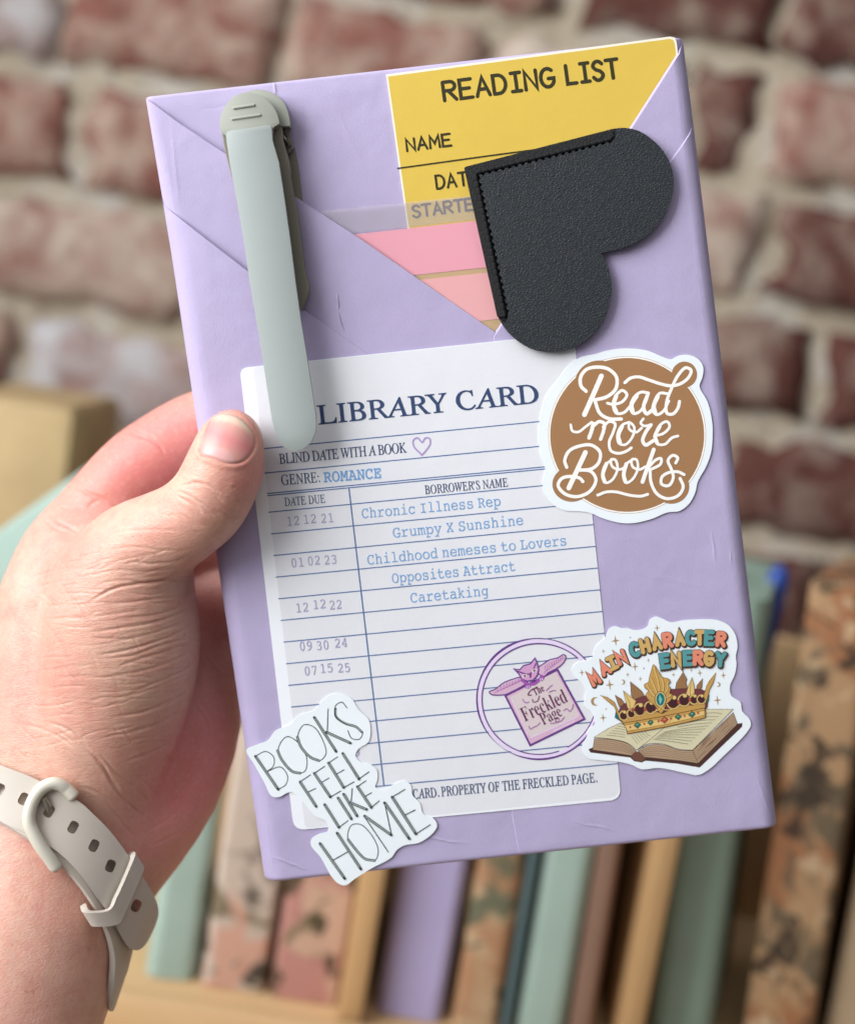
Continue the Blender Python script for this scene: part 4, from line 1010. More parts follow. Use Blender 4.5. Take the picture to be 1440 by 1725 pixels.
for s_ in ([(690, 835), (704, 850), (692, 868)], [(772, 868), (784, 852), (776, 834)]): ln_(s_, 3, GEMR)
pr.build('crown_drawing', st)
# ------------------------------------------------------------------ the hand: one smooth surface grown from joints
RPn = np.array(RP); TPn = np.array(TP)
def loc(px, py, w, r):
    p = L(px, py, w); d = depth_at(px, py, w)
    return np.array([p.x, p.y, p.z, r*d/F])
def to_px(V):
    """parcel-local mm -> photo pixels"""
    c = V @ RPn.T + TPn
    return np.c_[CX+F*c[:, 0]/-c[:, 2], CY-F*c[:, 1]/-c[:, 2]]
H = 1.05
lo = np.array([-172., -205., -78.]); hi = np.array([0., 48., 92.])
NX, NY, NZ = [int(math.ceil((hi[i]-lo[i])/H))+1 for i in range(3)]
GX = (lo[0]+H*np.arange(NX)).astype(np.float32); GY = (lo[1]+H*np.arange(NY)).astype(np.float32); GZ = (lo[2]+H*np.arange(NZ)).astype(np.float32)
D = np.full((NX, NY, NZ), 60., np.float32)
def smin(a, b, k):
    h = np.clip(.5+.5*(b-a)/k, 0, 1); return b*(1-h)+a*h-k*h*(1-h)
def chain_sdf(st, k=2.0, sub=3):
    """distance to a chain of round cones through the stations (u, v, w, r), smoothed; returns box slice and values"""
    pts = np.array(spline4(st, sub)); m = pts[:, 3].max()+14
    a = np.maximum(0, np.floor((pts[:, :3].min(0)-m-lo)/H).astype(int)); b = np.minimum([NX, NY, NZ], np.ceil((pts[:, :3].max(0)+m-lo)/H).astype(int)+1)
    sl = tuple(slice(a[i], b[i]) for i in range(3))
    X, Y, Zg = np.meshgrid(GX[sl[0]], GY[sl[1]], GZ[sl[2]], indexing='ij')
    d = None
    for p, q in zip(pts, pts[1:]):
        ba = (q-p)[:3]; l2 = max(ba @ ba, 1e-9)
        t = np.clip(((X-p[0])*ba[0]+(Y-p[1])*ba[1]+(Zg-p[2])*ba[2])/l2, 0, 1)
        dd = np.sqrt((X-p[0]-t*ba[0])**2+(Y-p[1]-t*ba[1])**2+(Zg-p[2]-t*ba[2])**2)-(p[3]+t*(q[3]-p[3]))
        d = dd if d is None else smin(d, dd, k) if k else np.minimum(d, dd)
    return sl, d
def spline4(st, n):
    P = [np.array(s) for s in st]; N = len(P); out = []
    for i in range(N-1):
        p0 = P[i-1] if i else 2*P[0]-P[1]; p3 = P[i+2] if i+2 < N else 2*P[-1]-P[-2]; p1, p2 = P[i], P[i+1]
        for k in range(n):
            t = k/n; out.append(.5*(2*p1+(p2-p0)*t+(2*p0-5*p1+4*p2-p3)*t*t+(3*p1-3*p2+p3-p0)*t**3))
    out.append(P[-1]); return out
def add(stations, k, kin=1.2, sub=3):
    sl, d = chain_sdf([loc(*s) for s in stations], kin, sub); D[sl] = smin(D[sl], d.astype(np.float32), k)
# forearm and wrist (the elbow end comes towards the viewer)
W0 = loc(92, 1440, -20, 158)
fdir = np.array([-.40*.86, -.905*.86, .5]); fdir /= np.linalg.norm(fdir)
FA = [W0+np.r_[fdir*t, dr] for t, dr in ((-14, -.6), (0, 0), (22, .8), (50, 2.6), (85, 5.5), (125, 9))]
sl, d = chain_sdf(FA, 1.2, 2); D[sl] = np.minimum(D[sl], d)
# palm: heel and the fleshy side away from the thumb
add([(300, 1105, -34, 92), (312, 1215, -31, 92), (272, 1318, -29, 99), (190, 1392, -26, 128), (120, 1425, -22, 150)], 5)
add([(40, 1120, -34, 120), (70, 1240, -32, 130), (110, 1340, -28, 140), (100, 1420, -24, 150)], 9)
add([(140, 1020, -40, 100), (170, 1140, -42, 110), (180, 1260, -38, 120), (150, 1370, -30, 130)], 9)
# back of the hand on the thumb's side
add([(100, 1030, -22, 92), (92, 1130, -21, 110), (98, 1250, -20, 130), (95, 1370, -21, 150), (85, 1440, -20, 152)], 9)
# index finger: out of the knuckle, past the parcel's edge and round to its back
add([(98, 1003, -24, 92), (122, 938, -27, 84), (160, 885, -31, 76), (214, 815, -34, 70), (262, 776, -35.5, 71), (325, 735, -36.5, 68), (390, 706, -36, 62), (450, 684, -35, 58), (520, 662, -34, 48)], 4.0)
# the other three fingers behind the parcel
add([(60, 1060, -42, 88), (180, 965, -44, 82), (320, 905, -39, 76), (430, 858, -36.5, 66), (560, 815, -34.5, 52)], 3.0)
add([(70, 1150, -44, 86), (220, 1060, -44, 80), (345, 1028, -38.5, 74), (450, 990, -36, 62), (560, 960, -34, 50)], 3.0)
add([(120, 1240, -42, 84), (250, 1150, -42, 74), (360, 1120, -37, 64), (440, 1100, -35, 54), (520, 1085, -33.5, 44)], 3.0)
# thumb: pad on the front of the parcel, ball of the thumb down to the wrist
add([(391, 741, 9.6, 50), (383, 771, 10.2, 60), (374, 800, 10.6, 64.5), (349, 847, 9.6, 67), (311, 880, 7.0, 68), (266, 908, 2.8, 76), (228, 945, -2.5, 96), (208, 1010, -6, 120), (205, 1085, -8.5, 130), (192, 1175, -12, 126), (150, 1300, -18, 132), (110, 1400, -20, 148)], 3.2, 1.0)
# web between thumb and index
add([(150, 955, -18, 74), (190, 915, -20, 44)], 6)
# soft fold where the palm meets the thumb
def box_sdf(X, Y, Zg, c, hs):
    q = [np.abs(a-b)-s for a, b, s in zip((X, Y, Zg), c, hs)]
    out = np.sqrt(sum(np.maximum(v, 0)**2 for v in q)); return out+np.minimum(np.maximum(np.maximum(q[0], q[1]), q[2]), 0)
X, Y, Zg = np.meshgrid(GX, GY, GZ, indexing='ij')
n3 = EN[3]; left = (X-QL[0].x)*n3.x+(Y-QL[0].y)*n3.y                      # distance inside the parcel's left edge
slabd = np.maximum(np.maximum(-left+.0, Zg-1.85), -Zg-THICK-.15)
D = np.maximum(D, -slabd.astype(np.float32)); del X, Y, Zg, left, slabd

def surface_nets(D):
    s = D < 0; nx, ny, nz = D.shape
    occ = np.zeros((nx-1, ny-1, nz-1), np.int8)
    for i in (0, 1):
        for j in (0, 1):
            for k in (0, 1): occ += s[i:nx-1+i, j:ny-1+j, k:nz-1+k]
    cells = (occ > 0) & (occ < 8); idx = np.full(cells.shape, -1, np.int64); C = np.argwhere(cells); idx[cells] = np.arange(len(C))
    acc = np.zeros((len(C), 3)); cnt = np.zeros(len(C))
    cor = [(i, j, k) for i in (0, 1) for j in (0, 1) for k in (0, 1)]
    for a in cor:
        for ax_ in range(3):
            if a[ax_]: continue
            b = list(a); b[ax_] = 1
            da = D[C[:, 0]+a[0], C[:, 1]+a[1], C[:, 2]+a[2]]; db = D[C[:, 0]+b[0], C[:, 1]+b[1], C[:, 2]+b[2]]
            m = (da < 0) != (db < 0); t = np.where(m, da/np.where(da == db, 1, da-db), 0)
            p = np.tile(np.array(a, float), (len(C), 1)); p[:, ax_] += t
            acc[m] += p[m]; cnt[m] += 1
    V = lo+H*(C+acc/cnt[:, None]); Q = []
    for ax_ in range(3):
        o1, o2 = [(1, 2), (2, 0), (0, 1)][ax_]
        a = [slice(None)]*3; b = [slice(None)]*3; a[ax_] = slice(0, -1); b[ax_] = slice(1, None)
        e = s[tuple(a)] != s[tuple(b)]; sg = s[tuple(a)]
        E_ = np.argwhere(e); ok = (E_[:, o1] > 0) & (E_[:, o2] > 0) & (E_[:, o1] < D.shape[o1]-1) & (E_[:, o2] < D.shape[o2]-1); E_ = E_[ok]
        f = sg[E_[:, 0], E_[:, 1], E_[:, 2]]
        def at(d1, d2):
            c = E_.copy(); c[:, o1] += d1; c[:, o2] += d2; return idx[c[:, 0], c[:, 1], c[:, 2]]
        q = np.stack([at(-1, -1), at(0, -1), at(0, 0), at(-1, 0)], 1); q[~f] = q[~f][:, ::-1]; Q.append(q)
    return V, np.concatenate(Q)
V, Q = surface_nets(D); del D
def relax(V, Q, n, lam=.5):
    E = np.concatenate([Q[:, [0, 1]], Q[:, [1, 2]], Q[:, [2, 3]], Q[:, [3, 0]]])
    deg = np.bincount(E.ravel(), minlength=len(V)).astype(float)
    for i in range(n):
        l = lam if i % 2 == 0 else -lam*.92
        acc = np.zeros_like(V)
        for c in range(3): acc[:, c] = np.bincount(E[:, 0], V[E[:, 1], c], len(V))+np.bincount(E[:, 1], V[E[:, 0], c], len(V))
        V = V+l*(acc/deg[:, None]-V)
    return V
V = relax(V, Q, 10)
def subdivide(V, Q):
    E = np.sort(np.concatenate([Q[:, [0, 1]], Q[:, [1, 2]], Q[:, [2, 3]], Q[:, [3, 0]]]), 1)
    U, inv = np.unique(E, axis=0, return_inverse=True); inv = inv.reshape(-1); nq = len(Q); nv = len(V); ne = len(U)
    em = V[U].mean(1); fm = V[Q].mean(1)
    e = [nv+inv[i*nq:(i+1)*nq] for i in range(4)]; f = nv+ne+np.arange(nq)
    Qn = np.concatenate([np.stack([Q[:, i], e[i], f, e[i-1]], 1) for i in range(4)])
    return np.concatenate([V, em, fm]), Qn
V, Q = subdivide(V, Q); V = relax(V, Q, 8); V1, Q1 = V.copy(), Q.copy()
V, Q = subdivide(V, Q); V = relax(V, Q, 6)
def vnormals(V, Q):
    n = np.cross(V[Q[:, 2]]-V[Q[:, 0]], V[Q[:, 3]]-V[Q[:, 1]]); N = np.zeros_like(V)
    for i in range(4):
        for c in range(3): N[:, c] += np.bincount(Q[:, i], n[:, c], len(V))
    return N/np.maximum(np.linalg.norm(N, axis=1, keepdims=True), 1e-9)
# ---- creases pressed into the surface
N = vnormals(V, Q); cv = -(V @ RPn.T + TPn); cv /= np.linalg.norm(cv, axis=1, keepdims=True)
facing = ((N @ RPn.T)*cv).sum(1); PX = to_px(V)
def seg_dist(P, pl):
    d = np.full(len(P), 1e9); tt = np.zeros(len(P)); n = len(pl)-1
    for i in range(n):
        a = np.array(pl[i]); b = np.array(pl[i+1]); ba = b-a; t = np.clip(((P-a) @ ba)/max(ba @ ba, 1e-9), 0, 1)
        q = np.linalg.norm(P-a-t[:, None]*ba, axis=1); m = q < d; d[m] = q[m]; tt[m] = (i+t[m])/n
    return d, tt
z1 = Z(0, 640, 3.1304); z2 = Z(0, 1050, 2.5556); z6 = Z(0, 600, 4.235)
disp = np.zeros(len(V))
def crease(pts, depth, wid, wlo=-200, whi=200, ends=True, ridge=.16):
    pl = spline(pts, False, 4); bb = np.array(pl); m = (facing > .05) & (V[:, 2] > wlo) & (V[:, 2] < whi)
    m &= (PX[:, 0] > bb[:, 0].min()-wid*5) & (PX[:, 0] < bb[:, 0].max()+wid*5) & (PX[:, 1] > bb[:, 1].min()-wid*5) & (PX[:, 1] < bb[:, 1].max()+wid*5)
    I = np.nonzero(m)[0]
    if not len(I): return
    d, t = seg_dist(PX[I], pl); fade = np.minimum(1, np.minimum(t, 1-t)*5+.05) if ends else 1
    disp[I] -= fade*depth*(np.exp(-(d/wid)**2)-ridge*np.exp(-((d-2.3*wid)/(1.3*wid))**2))
for pts in ([(905, 582), (980, 602), (1060, 650), (1125, 692), (1175, 730)], [(955, 562), (1035, 545), (1110, 590), (1185, 655)], [(985, 622), (1075, 682), (1140, 725)], [(930, 610), (1010, 655), (1080, 712)], [(1000, 530), (1090, 555), (1170, 600)], [(1180, 700), (1230, 730), (1260, 735)]):
    crease(z1(pts), .26, 2.2, -6)
for pts, dp in (([(650, 1050), (760, 1072), (850, 1062), (930, 1022), (1002, 985)], .5), ([(680, 958), (790, 968), (910, 962), (1000, 930)], .28), ([(600, 1000), (720, 1010), (860, 1005), (960, 985)], .2),
   ([(470, 1172), (600, 1102), (760, 1072), (900, 1060), (1025, 1060)], .7), ([(520, 1192), (700, 1170), (850, 1152), (1000, 1130), (1042, 1108)], .3), ([(470, 1332), (620, 1312), (800, 1282), (950, 1232), (1050, 1190)], .42), ([(640, 1262), (850, 1232), (1010, 1172)], .3),
   ([(500, 1452), (650, 1430), (850, 1372), (1050, 1282)], .42), ([(640, 1500), (850, 1440), (1055, 1370)], .32), ([(480, 1250), (600, 1235), (760, 1210)], .2), ([(560, 1385), (700, 1362), (860, 1320), (1000, 1265)], .24), ([(560, 900), (700, 880), (850, 900), (960, 905)], .16), ([(480, 850), (640, 800), (820, 790), (1000, 800)], .12), ([(520, 1000), (640, 950), (760, 930)], .14)):
    crease(z1(pts), dp*.62, 2.3, -30)
for pts, dp in (([(560, 302), (680, 252), (800, 202), (855, 150)], .42), ([(480, 402), (620, 382), (760, 322), (835, 288)], .4), ([(540, 472), (660, 442), (800, 372)], .45), ([(545, 592), (640, 562), (720, 522), (765, 485)], .5), ([(400, 152), (560, 142), (700, 92), (840, 60)], .35), ([(420, 232), (580, 212), (720, 172), (850, 110)], .3), ([(450, 330), (600, 300), (740, 250), (840, 200)], .25), ([(600, 420), (720, 380), (810, 330)], .2),
   ([(380, 550), (440, 602), (480, 682), (560, 782), (640, 845)], .5), ([(395, 560), (460, 642), (525, 725)], .4), ([(345, 700), (440, 742), (520, 852), (580, 925)], .35), ([(200, 422), (300, 462), (400, 560)], .35), ([(100, 430), (220, 470), (330, 540)], .22), ([(430, 560), (500, 640), (600, 720), (660, 800)], .35), ([(560, 640), (640, 700), (700, 780)], .25), ([(640, 620), (700, 600), (750, 570)], .25), ([(700, 560), (760, 600), (760, 500)], .3),
   ([(800, 422), (842, 500), (852, 602)], .35), ([(880, 122), (960, 212), (1000, 232)], .35), ([(830, 330), (900, 420), (900, 540)], .22), ([(620, 900), (700, 860), (800, 780)], .2), ([(640, 960), (740, 920), (820, 860)], .2)):
    crease(z2(pts), dp*.62, 2.4, -60)
for pts, dp in (([(540, 930), (640, 980), (760, 1020), (850, 1080), (915, 1112)], .5), ([(390, 1170), (480, 1212), (570, 1262)], .4), ([(935, 545), (1030, 580), (1120, 622), (1185, 700)], .35), ([(960, 525), (1050, 560), (1120, 590)], .22), ([(620, 1080), (700, 1030), (780, 1050)], .28), ([(430, 1075), (520, 1090), (600, 1085)], .22), ([(300, 1150), (400, 1230), (520, 1260)], .22)):
    crease(z6(pts), dp*.9, 2.8, -60, -4)
# many short fine lines along the folds of the thumb's ball and the back of the hand, some crossing them
rr_ = random.Random(5)
for i in range(230):
    if i < 150: x = rr_.uniform(90, 325); y = rr_.uniform(930, 1260); ang = rad(-16+14*math.sin((y-930)/110)+rr_.uniform(-9, 9)); ln = rr_.uniform(25, 85)
    elif i < 200: x = rr_.uniform(20, 300); y = rr_.uniform(900, 1290); ang = rad(50+rr_.uniform(-18, 18)); ln = rr_.uniform(18, 50)
    else: x = rr_.uniform(270, 400); y = rr_.uniform(790, 900); ang = rad(28+rr_.uniform(-14, 14)); ln = rr_.uniform(14, 40)
    dx, dy = math.cos(ang)*ln/2, math.sin(ang)*ln/2; b_ = rr_.uniform(-5, 5)
    crease([(x-dx, y-dy), (x+b_*.4, y+b_), (x+dx, y+dy)], rr_.uniform(.04, .11), rr_.uniform(1.5, 2.1), -30 if i < 200 else -4)
# small skin relief everywhere
def vnoise(P, sc_, seed):
    r = np.random.default_rng(seed); a = np.zeros(len(P))
    for i in range(10):
        k = r.normal(size=3); k /= np.linalg.norm(k); a += np.sin(P @ k*sc_*(.6+.8*r.random())+r.random()*6.28)
    return a/10
disp += .16*vnoise(V, .35, 1)+.07*vnoise(V, 1.1, 2)
nail_out = z1(spline([(1064, 385), (1075, 300), (1105, 220), (1180, 178), (1262, 200), (1322, 262), (1344, 332), (1318, 392), (1272, 430), (1205, 436), (1130, 412)], True, 5))
dn, _ = seg_dist(PX, nail_out+nail_out[:1]); m = (facing > 0) & (V[:, 2] > 4)
ins = np.zeros(len(V), bool)
for (xa, ya), (xb, yb) in zip(nail_out, nail_out[1:]+nail_out[:1]):
    if ya != yb: ins ^= ((ya > PX[:, 1]) != (yb > PX[:, 1])) & (PX[:, 0] < (xb-xa)*(PX[:, 1]-ya)/(yb-ya)+xa)
mi_ = m & ins; mo_ = m & ~ins
disp[mi_] = -.35; disp[mo_] += -.3*np.exp(-(dn[mo_]/2.4)**2)+.30*np.exp(-((dn[mo_]-7)/5)**2)
V = V+N*disp[:, None]
# ---- redness of the skin (a property of the skin: fingertip, index side, palm)
PX = to_px(V)
def blob(cx, cy, r, wlo=-99, whi=99): return np.exp(-(((PX[:, 0]-cx)**2+(PX[:, 1]-cy)**2)/r**2))*((V[:, 2] > wlo) & (V[:, 2] < whi))
red = .95*blob(230, 780, 130, -99, -14)+.5*blob(330, 720, 80, -99, -14)+.75*blob(420, 800, 70, 0)+.4*blob(400, 700, 40, 0)+.5*blob(120, 940, 70)+.8*blob(350, 1240, 110, -99, -8)+.55*blob(290, 1290, 70)+.6*blob(300, 1400, 120)+.35*blob(60, 1150, 90)+.8*blob(360, 1050, 70, -99, -18)+.2*blob(340, 850, 40, 0)
red = np.clip(red+.10*vnoise(V, .18, 5), 0, 1)
yel = np.clip(.5*blob(330, 815, 40, 0)+.6*blob(260, 1120, 90)+.5*blob(90, 1320, 70)+.3*blob(200, 960, 60), 0, 1)

def skin_mat():
    t = NT('skin'); at = t.n('ShaderNodeAttribute'); at.attribute_name = 'skin_tone'; sp = t.n('ShaderNodeSeparateColor'); t.l(at.outputs['Color'], sp.inputs[0])
    base = S(220, 172, 152); r_ = S(212, 128, 120); y_ = S(224, 184, 160)
    c = t.mix(sp.outputs[0], base, r_); c = t.mix(sp.outputs[1], c, y_)
    n0 = t.noise(70, 3, .6); c = t.mix(t.ramp(n0, [(.47, (0, 0, 0)), (.70, (.4,)*3)]), c, S(224, 150, 136))
    n1 = t.noise(260, 4, .6); c = t.mix(t.ramp(n1, [(.42, (0, 0, 0)), (.72, (.5,)*3)]), c, S(206, 136, 122))
    n2 = t.noise(900, 3, .6); c = t.mix(t.ramp(n2, [(.5, (0, 0, 0)), (.8, (.3,)*3)]), c, S(232, 196, 172))
    fr = t.noise(420, 2, .5); c = t.mix(t.ramp(fr, [(.70, (0, 0, 0)), (.76, (.35,)*3)]), c, S(168, 112, 86))
    # fine skin lines
    mp = t.n('ShaderNodeMapping'); mp.inputs['Rotation'].default_value = (0, 0, rad(-18)); mp.inputs['Scale'].default_value = (.55, 1.6, 1.0); t.l(t.coord(), mp.inputs['Vector'])
    nz = t.n('ShaderNodeTexNoise'); nz.inputs['Scale'].default_value = 300; t.l(mp.outputs[0], nz.inputs['Vector'])
    wv = t.n('ShaderNodeVectorMath'); wv.operation = 'MULTIPLY_ADD'; wv.inputs[1].default_value = (.0016,)*3; t.l(nz.outputs['Color'], wv.inputs[0]); t.l(mp.outputs[0], wv.inputs[2])
    v = t.n('ShaderNodeTexVoronoi'); v.feature = 'DISTANCE_TO_EDGE'; v.inputs['Scale'].default_value = 1000; t.l(wv.outputs[0], v.inputs['Vector'])
    e = t.ramp(v.outputs['Distance'], [(0, (0, 0, 0)), (.22, (1, 1, 1))])
    n = t.bump(e, .28, .00016); n = t.bump(t.noise(1500, 4), .22, .00012, n); n = t.bump(t.noise(330, 3, .6, (.4, 1.8, 1)), .2, .0004, n)
    m = t.set(c, .43, n, .45)
    t.b.inputs['Subsurface Weight'].default_value = .28; t.b.inputs['Subsurface Radius'].default_value = (1, .35, .18); t.b.inputs['Subsurface Scale'].default_value = .0022
    return m
SKIN = skin_mat()
me = bpy.data.meshes.new('person'); Vm = V/1000
me.vertices.add(len(Vm)); me.vertices.foreach_set('co', Vm.ravel()); me.loops.add(Q.size); me.loops.foreach_set('vertex_index', Q.ravel().astype(np.int32))
me.polygons.add(len(Q)); me.polygons.foreach_set('loop_start', (np.arange(len(Q))*4).astype(np.int32)); me.update(calc_edges=True); me.validate()
ca = me.color_attributes.new('skin_tone', 'FLOAT_COLOR', 'POINT'); ca.data.foreach_set('color', np.c_[red, yel, np.zeros(len(V)), np.ones(len(V))].astype(np.float32).ravel())
person = link('person', me, SKIN, None, PARCEL, 180)
tag(person, 'left hand and forearm holding up the lilac parcel, thumb on its front', 'person')
BV = BVHTree.FromPolygons([Vector(v) for v in V1], [tuple(q) for q in Q1.tolist()])   # the smooth form underneath the creases
CAML = RP.transposed() @ (-TP)
def cast(px, py):
    d = (L(px, py, 0)-CAML).normalized(); h = BV.ray_cast(CAML, d); return h[0], h[1]
# ---- thumb nail
def nail():
    bm = bmesh.new(); vs = []; c = Vector((sum(p[0] for p in nail_out)/len(nail_out), sum(p[1] for p in nail_out)/len(nail_out)))
    nrm = Vector(); pts = []
    for x, y in nail_out:
        h, n = cast(x, y)
        if h: nrm += n
    h0, n0 = cast(*c); nrm.normalize()
    cols = bm.verts.layers.float_color.new('nail_tone'); rings = []
    tx, ty = Vector((.40, -.92)).normalized(), Vector((.92, .40)).normalized()   # towards the tip, across
    for k in range(9):
        f = k/8; ring = []
        for x, y in nail_out:
            p = c+(Vector((x, y))-c)*f; h, n = cast(p.x, p.y)
            if not h: h, n = h0, n0
            lift = .10*(1-f**4)+.10
            v = bm.verts.new(h+nrm*lift); q = p-c; s_ = q.dot(tx); a_ = q.dot(ty)
            lun = max(0, min(1, (-14-s_-.016*(a_+2)**2+0)/5+.2)); tip = max(0, min(1, (s_-26+.004*a_*a_)/6)); pink = .5+.5*max(-1, min(1, (8-abs(s_-2))/14))
            v[cols] = (lun, tip, pink, 1); ring.append(v)
        rings.append(ring)
    n = len(nail_out)
    for a, b in zip(rings[1:], rings[2:]):
        for i in range(n): bm.faces.new((a[i], a[(i+1) % n], b[(i+1) % n], b[i]))
    for i in range(n): bm.faces.new((rings[0][0], rings[1][i], rings[1][(i+1) % n]))
    for v in rings[0][1:]: bm.verts.remove(v)
    edge = [bm.verts.new(v.co-nrm*.7) for v in rings[-1]]
    for i in range(n): bm.faces.new((rings[-1][i], rings[-1][(i+1) % n], edge[(i+1) % n], edge[i]))
    bmesh.ops.recalc_face_normals(bm, faces=bm.faces); bm.normal_update()
    if sum((f.normal.dot(nrm))*f.calc_area() for f in bm.faces) < 0: bmesh.ops.reverse_faces(bm, faces=bm.faces)
    t = NT('thumb_nail'); at = t.n('ShaderNodeAttribute'); at.attribute_name = 'nail_tone'; sp = t.n('ShaderNodeSeparateColor'); t.l(at.outputs['Color'], sp.inputs[0])
    cc = t.mix(sp.outputs[2], S(222, 160, 150), S(218, 128, 130)); cc = t.mix(sp.outputs[0], cc, S(222, 168, 164)); cc = t.mix(sp.outputs[1], cc, S(228, 196, 174))
    m = t.set(cc, .36, t.bump(t.noise(400, 2, .5, (3, .6, 1)), .12, .0003), .5); t.b.inputs['Subsurface Weight'].default_value = .08; t.b.inputs['Subsurface Scale'].default_value = .001
    from_bm('nail', bm, m, person, None, 180)
nail()
# ------------------------------------------------------------------ watch strap round the wrist
RUB = plastic('pale_grey_rubber', S(200, 190, 178), .48); RUBD = plastic('cream_buckle_plastic', S(218, 212, 196), .28); PINM = simple('champagne_metal', S(190, 178, 160), .3, .05, 2000); PINM.node_tree.nodes['Principled BSDF'].inputs['Metallic'].default_value = .8
AXP = Vector(W0[:3]); AXD = Vector(fdir).normalized()
E1 = Vector((0, 0, 1)); E1 = (E1-AXD*E1.dot(AXD)).normalized(); E2 = AXD.cross(E1)
NTH, SLO, SHI, NS = 144, -46.0, 60.0, 107
RT = np.zeros((NS, NTH))
for j in range(NS):
    s_ = SLO+(SHI-SLO)*j/(NS-1)
    for i in range(NTH):
        a = 2*math.pi*i/NTH; d = E1*math.cos(a)+E2*math.sin(a); o = AXP+AXD*s_
        h = BV.ray_cast(o+d*46, -d); r = (h[0]-o).dot(d) if h[0] else 25
        RT[j, i] = min(max(r, 20), 44)
for _ in range(14):
    RT = (np.roll(RT, 1, 1)+np.roll(RT, -1, 1)+2*RT)/4; RT[1:-1] = (RT[:-2]+RT[2:]+2*RT[1:-1])/4
def rsurf(s_, a):
    j = min(max((s_-SLO)/(SHI-SLO)*(NS-1), 0), NS-1.001); i = (a/(2*math.pi)*NTH) % NTH
    j0, i0 = int(j), int(i) % NTH; fj, fi = j-j0, i-int(i)
    return (RT[j0, i0]*(1-fi)+RT[j0, (i0+1) % NTH]*fi)*(1-fj)+(RT[j0+1, i0]*(1-fi)+RT[j0+1, (i0+1) % NTH]*fi)*fj
def smap(a, s_, h):
    d = E1*math.cos(a)+E2*math.sin(a); return AXP+AXD*s_+d*(rsurf(s_, a)+h)
AG = np.linspace(0, 2*np.pi, 721)[:-1]; SG = np.linspace(SLO, SHI, 260)
def table(h):
    A, Sg = np.meshgrid(AG, SG); P = np.array([smap(a, s_, h) for s_, a in zip(Sg.ravel(), A.ravel())])
    nx_ = np.array([list(E1*math.cos(a)+E2*math.sin(a)) for a in AG]); c = CAML
    dirs = P-np.array(CAML); vis = (np.tile(nx_, (len(SG), 1))*dirs).sum(1) < 0
    return A.ravel()[vis], Sg.ravel()[vis], to_px(P)[vis]
_tb = {}
def inv(pts, h):
    if h not in _tb: _tb[h] = table(h)
    A, Sg, PXt = _tb[h]; out = []
    for p in pts:
        d = (PXt[:, 0]-p[0])**2+(PXt[:, 1]-p[1])**2; k = np.argsort(d)[:6]; w = 1/(d[k]+.3); a0 = A[k[0]]
        da = (A[k]-a0+np.pi) % (2*np.pi)-np.pi
        out.append((float(a0+(da*w).sum()/w.sum()), float((Sg[k]*w).sum()/w.sum())))
    return out
strap = empty('watch_strap', PARCEL, 'pale grey rubber watch strap with buckle and holes fastened round the wrist', 'watch strap')
z = Z(0, 1260, 4.107)
# centre line of the band in (angle, along): traced where it shows, closed round the far side of the wrist
front_px = [(-40, 1322), (0, 1338), (43, 1362), (88, 1392), (128, 1425), (160, 1462), (188, 1510), (206, 1560), (208, 1612), (196, 1662)]
def cl_sorted():
    q = inv(front_px, 1.2); un = [q[0][0]]
    for a, _ in q[1:]:
        d = (a-un[-1]+np.pi) % (2*np.pi)-np.pi; un.append(un[-1]+d)
    return un, [s_ for _, s_ in q]
UA, US = cl_sorted()
sgn = 1 if UA[-1] > UA[0] else -1
def s_at(a):
    """height of the band along the arm at angle a: traced in front, a smooth return behind"""
    t = ((a-UA[0])*sgn) % (2*np.pi); span = abs(UA[-1]-UA[0])
    if t <= span: return float(np.interp(t, [abs(u-UA[0]) for u in UA], US))
    f = (t-span)/(2*np.pi-span); f = f*f*(3-2*f); return US[-1]*(1-f)+US[0]*f
SA = np.array([s_at(2*np.pi*i/360) for i in range(360)])
for _ in range(30): SA = (np.roll(SA, 1)+np.roll(SA, -1)+SA)/3
def sc_(a): i = (a/(2*np.pi)*360) % 360; i0 = int(i) % 360; f = i-int(i); return SA[i0]*(1-f)+SA[(i0+1) % 360]*f
def band_frame(a, h):
    """point and the crosswise direction of the band at angle a"""
    e = .03; p = smap(a, sc_(a), h); q0 = smap(a-e, sc_(a-e), h); q1 = smap(a+e, sc_(a+e), h)
    t = (q1-q0).normalized(); n = (E1*math.cos(a)+E2*math.sin(a)); n = (n-t*n.dot(t)).normalized(); return p, t, n, t.cross(n)
HW = 6.3
def band(name, a0, a1, h0, h1, hw, mat, closed=False, n=90):
    bm = bmesh.new(); rings = []; m = n if closed else n+1
    prof = [(-hw, .5), (-hw+.35, .9), (-hw+1.1, 1.0), (hw-1.1, 1.0), (hw-.35, .9), (hw, .5), (hw-.5, 0), (-hw+.5, 0)]
    for i in range(m):
        a = a0+(a1-a0)*i/n; hh0 = h0(i/n) if callable(h0) else h0; hh1 = h1(i/n) if callable(h1) else h1
        p, t, nn, b = band_frame(a, hh0); rings.append([bm.verts.new(p+b*x+nn*(hh1-hh0)*y) for x, y in prof])
    for i in range(n):
        r0, r1 = rings[i], rings[(i+1) % m]
        for k in range(len(prof)): bm.faces.new((r0[k], r0[(k+1) % 8], r1[(k+1) % 8], r1[k]))
    if not closed: bm.faces.new(rings[0][::-1]); bm.faces.new(rings[-1])
    bmesh.ops.recalc_face_normals(bm, faces=bm.faces)
    return from_bm(name, bm, mat, strap, None, 50)
band('strap_band', 0, 2*math.pi, .15, 2.1, HW, RUB, True, 120)
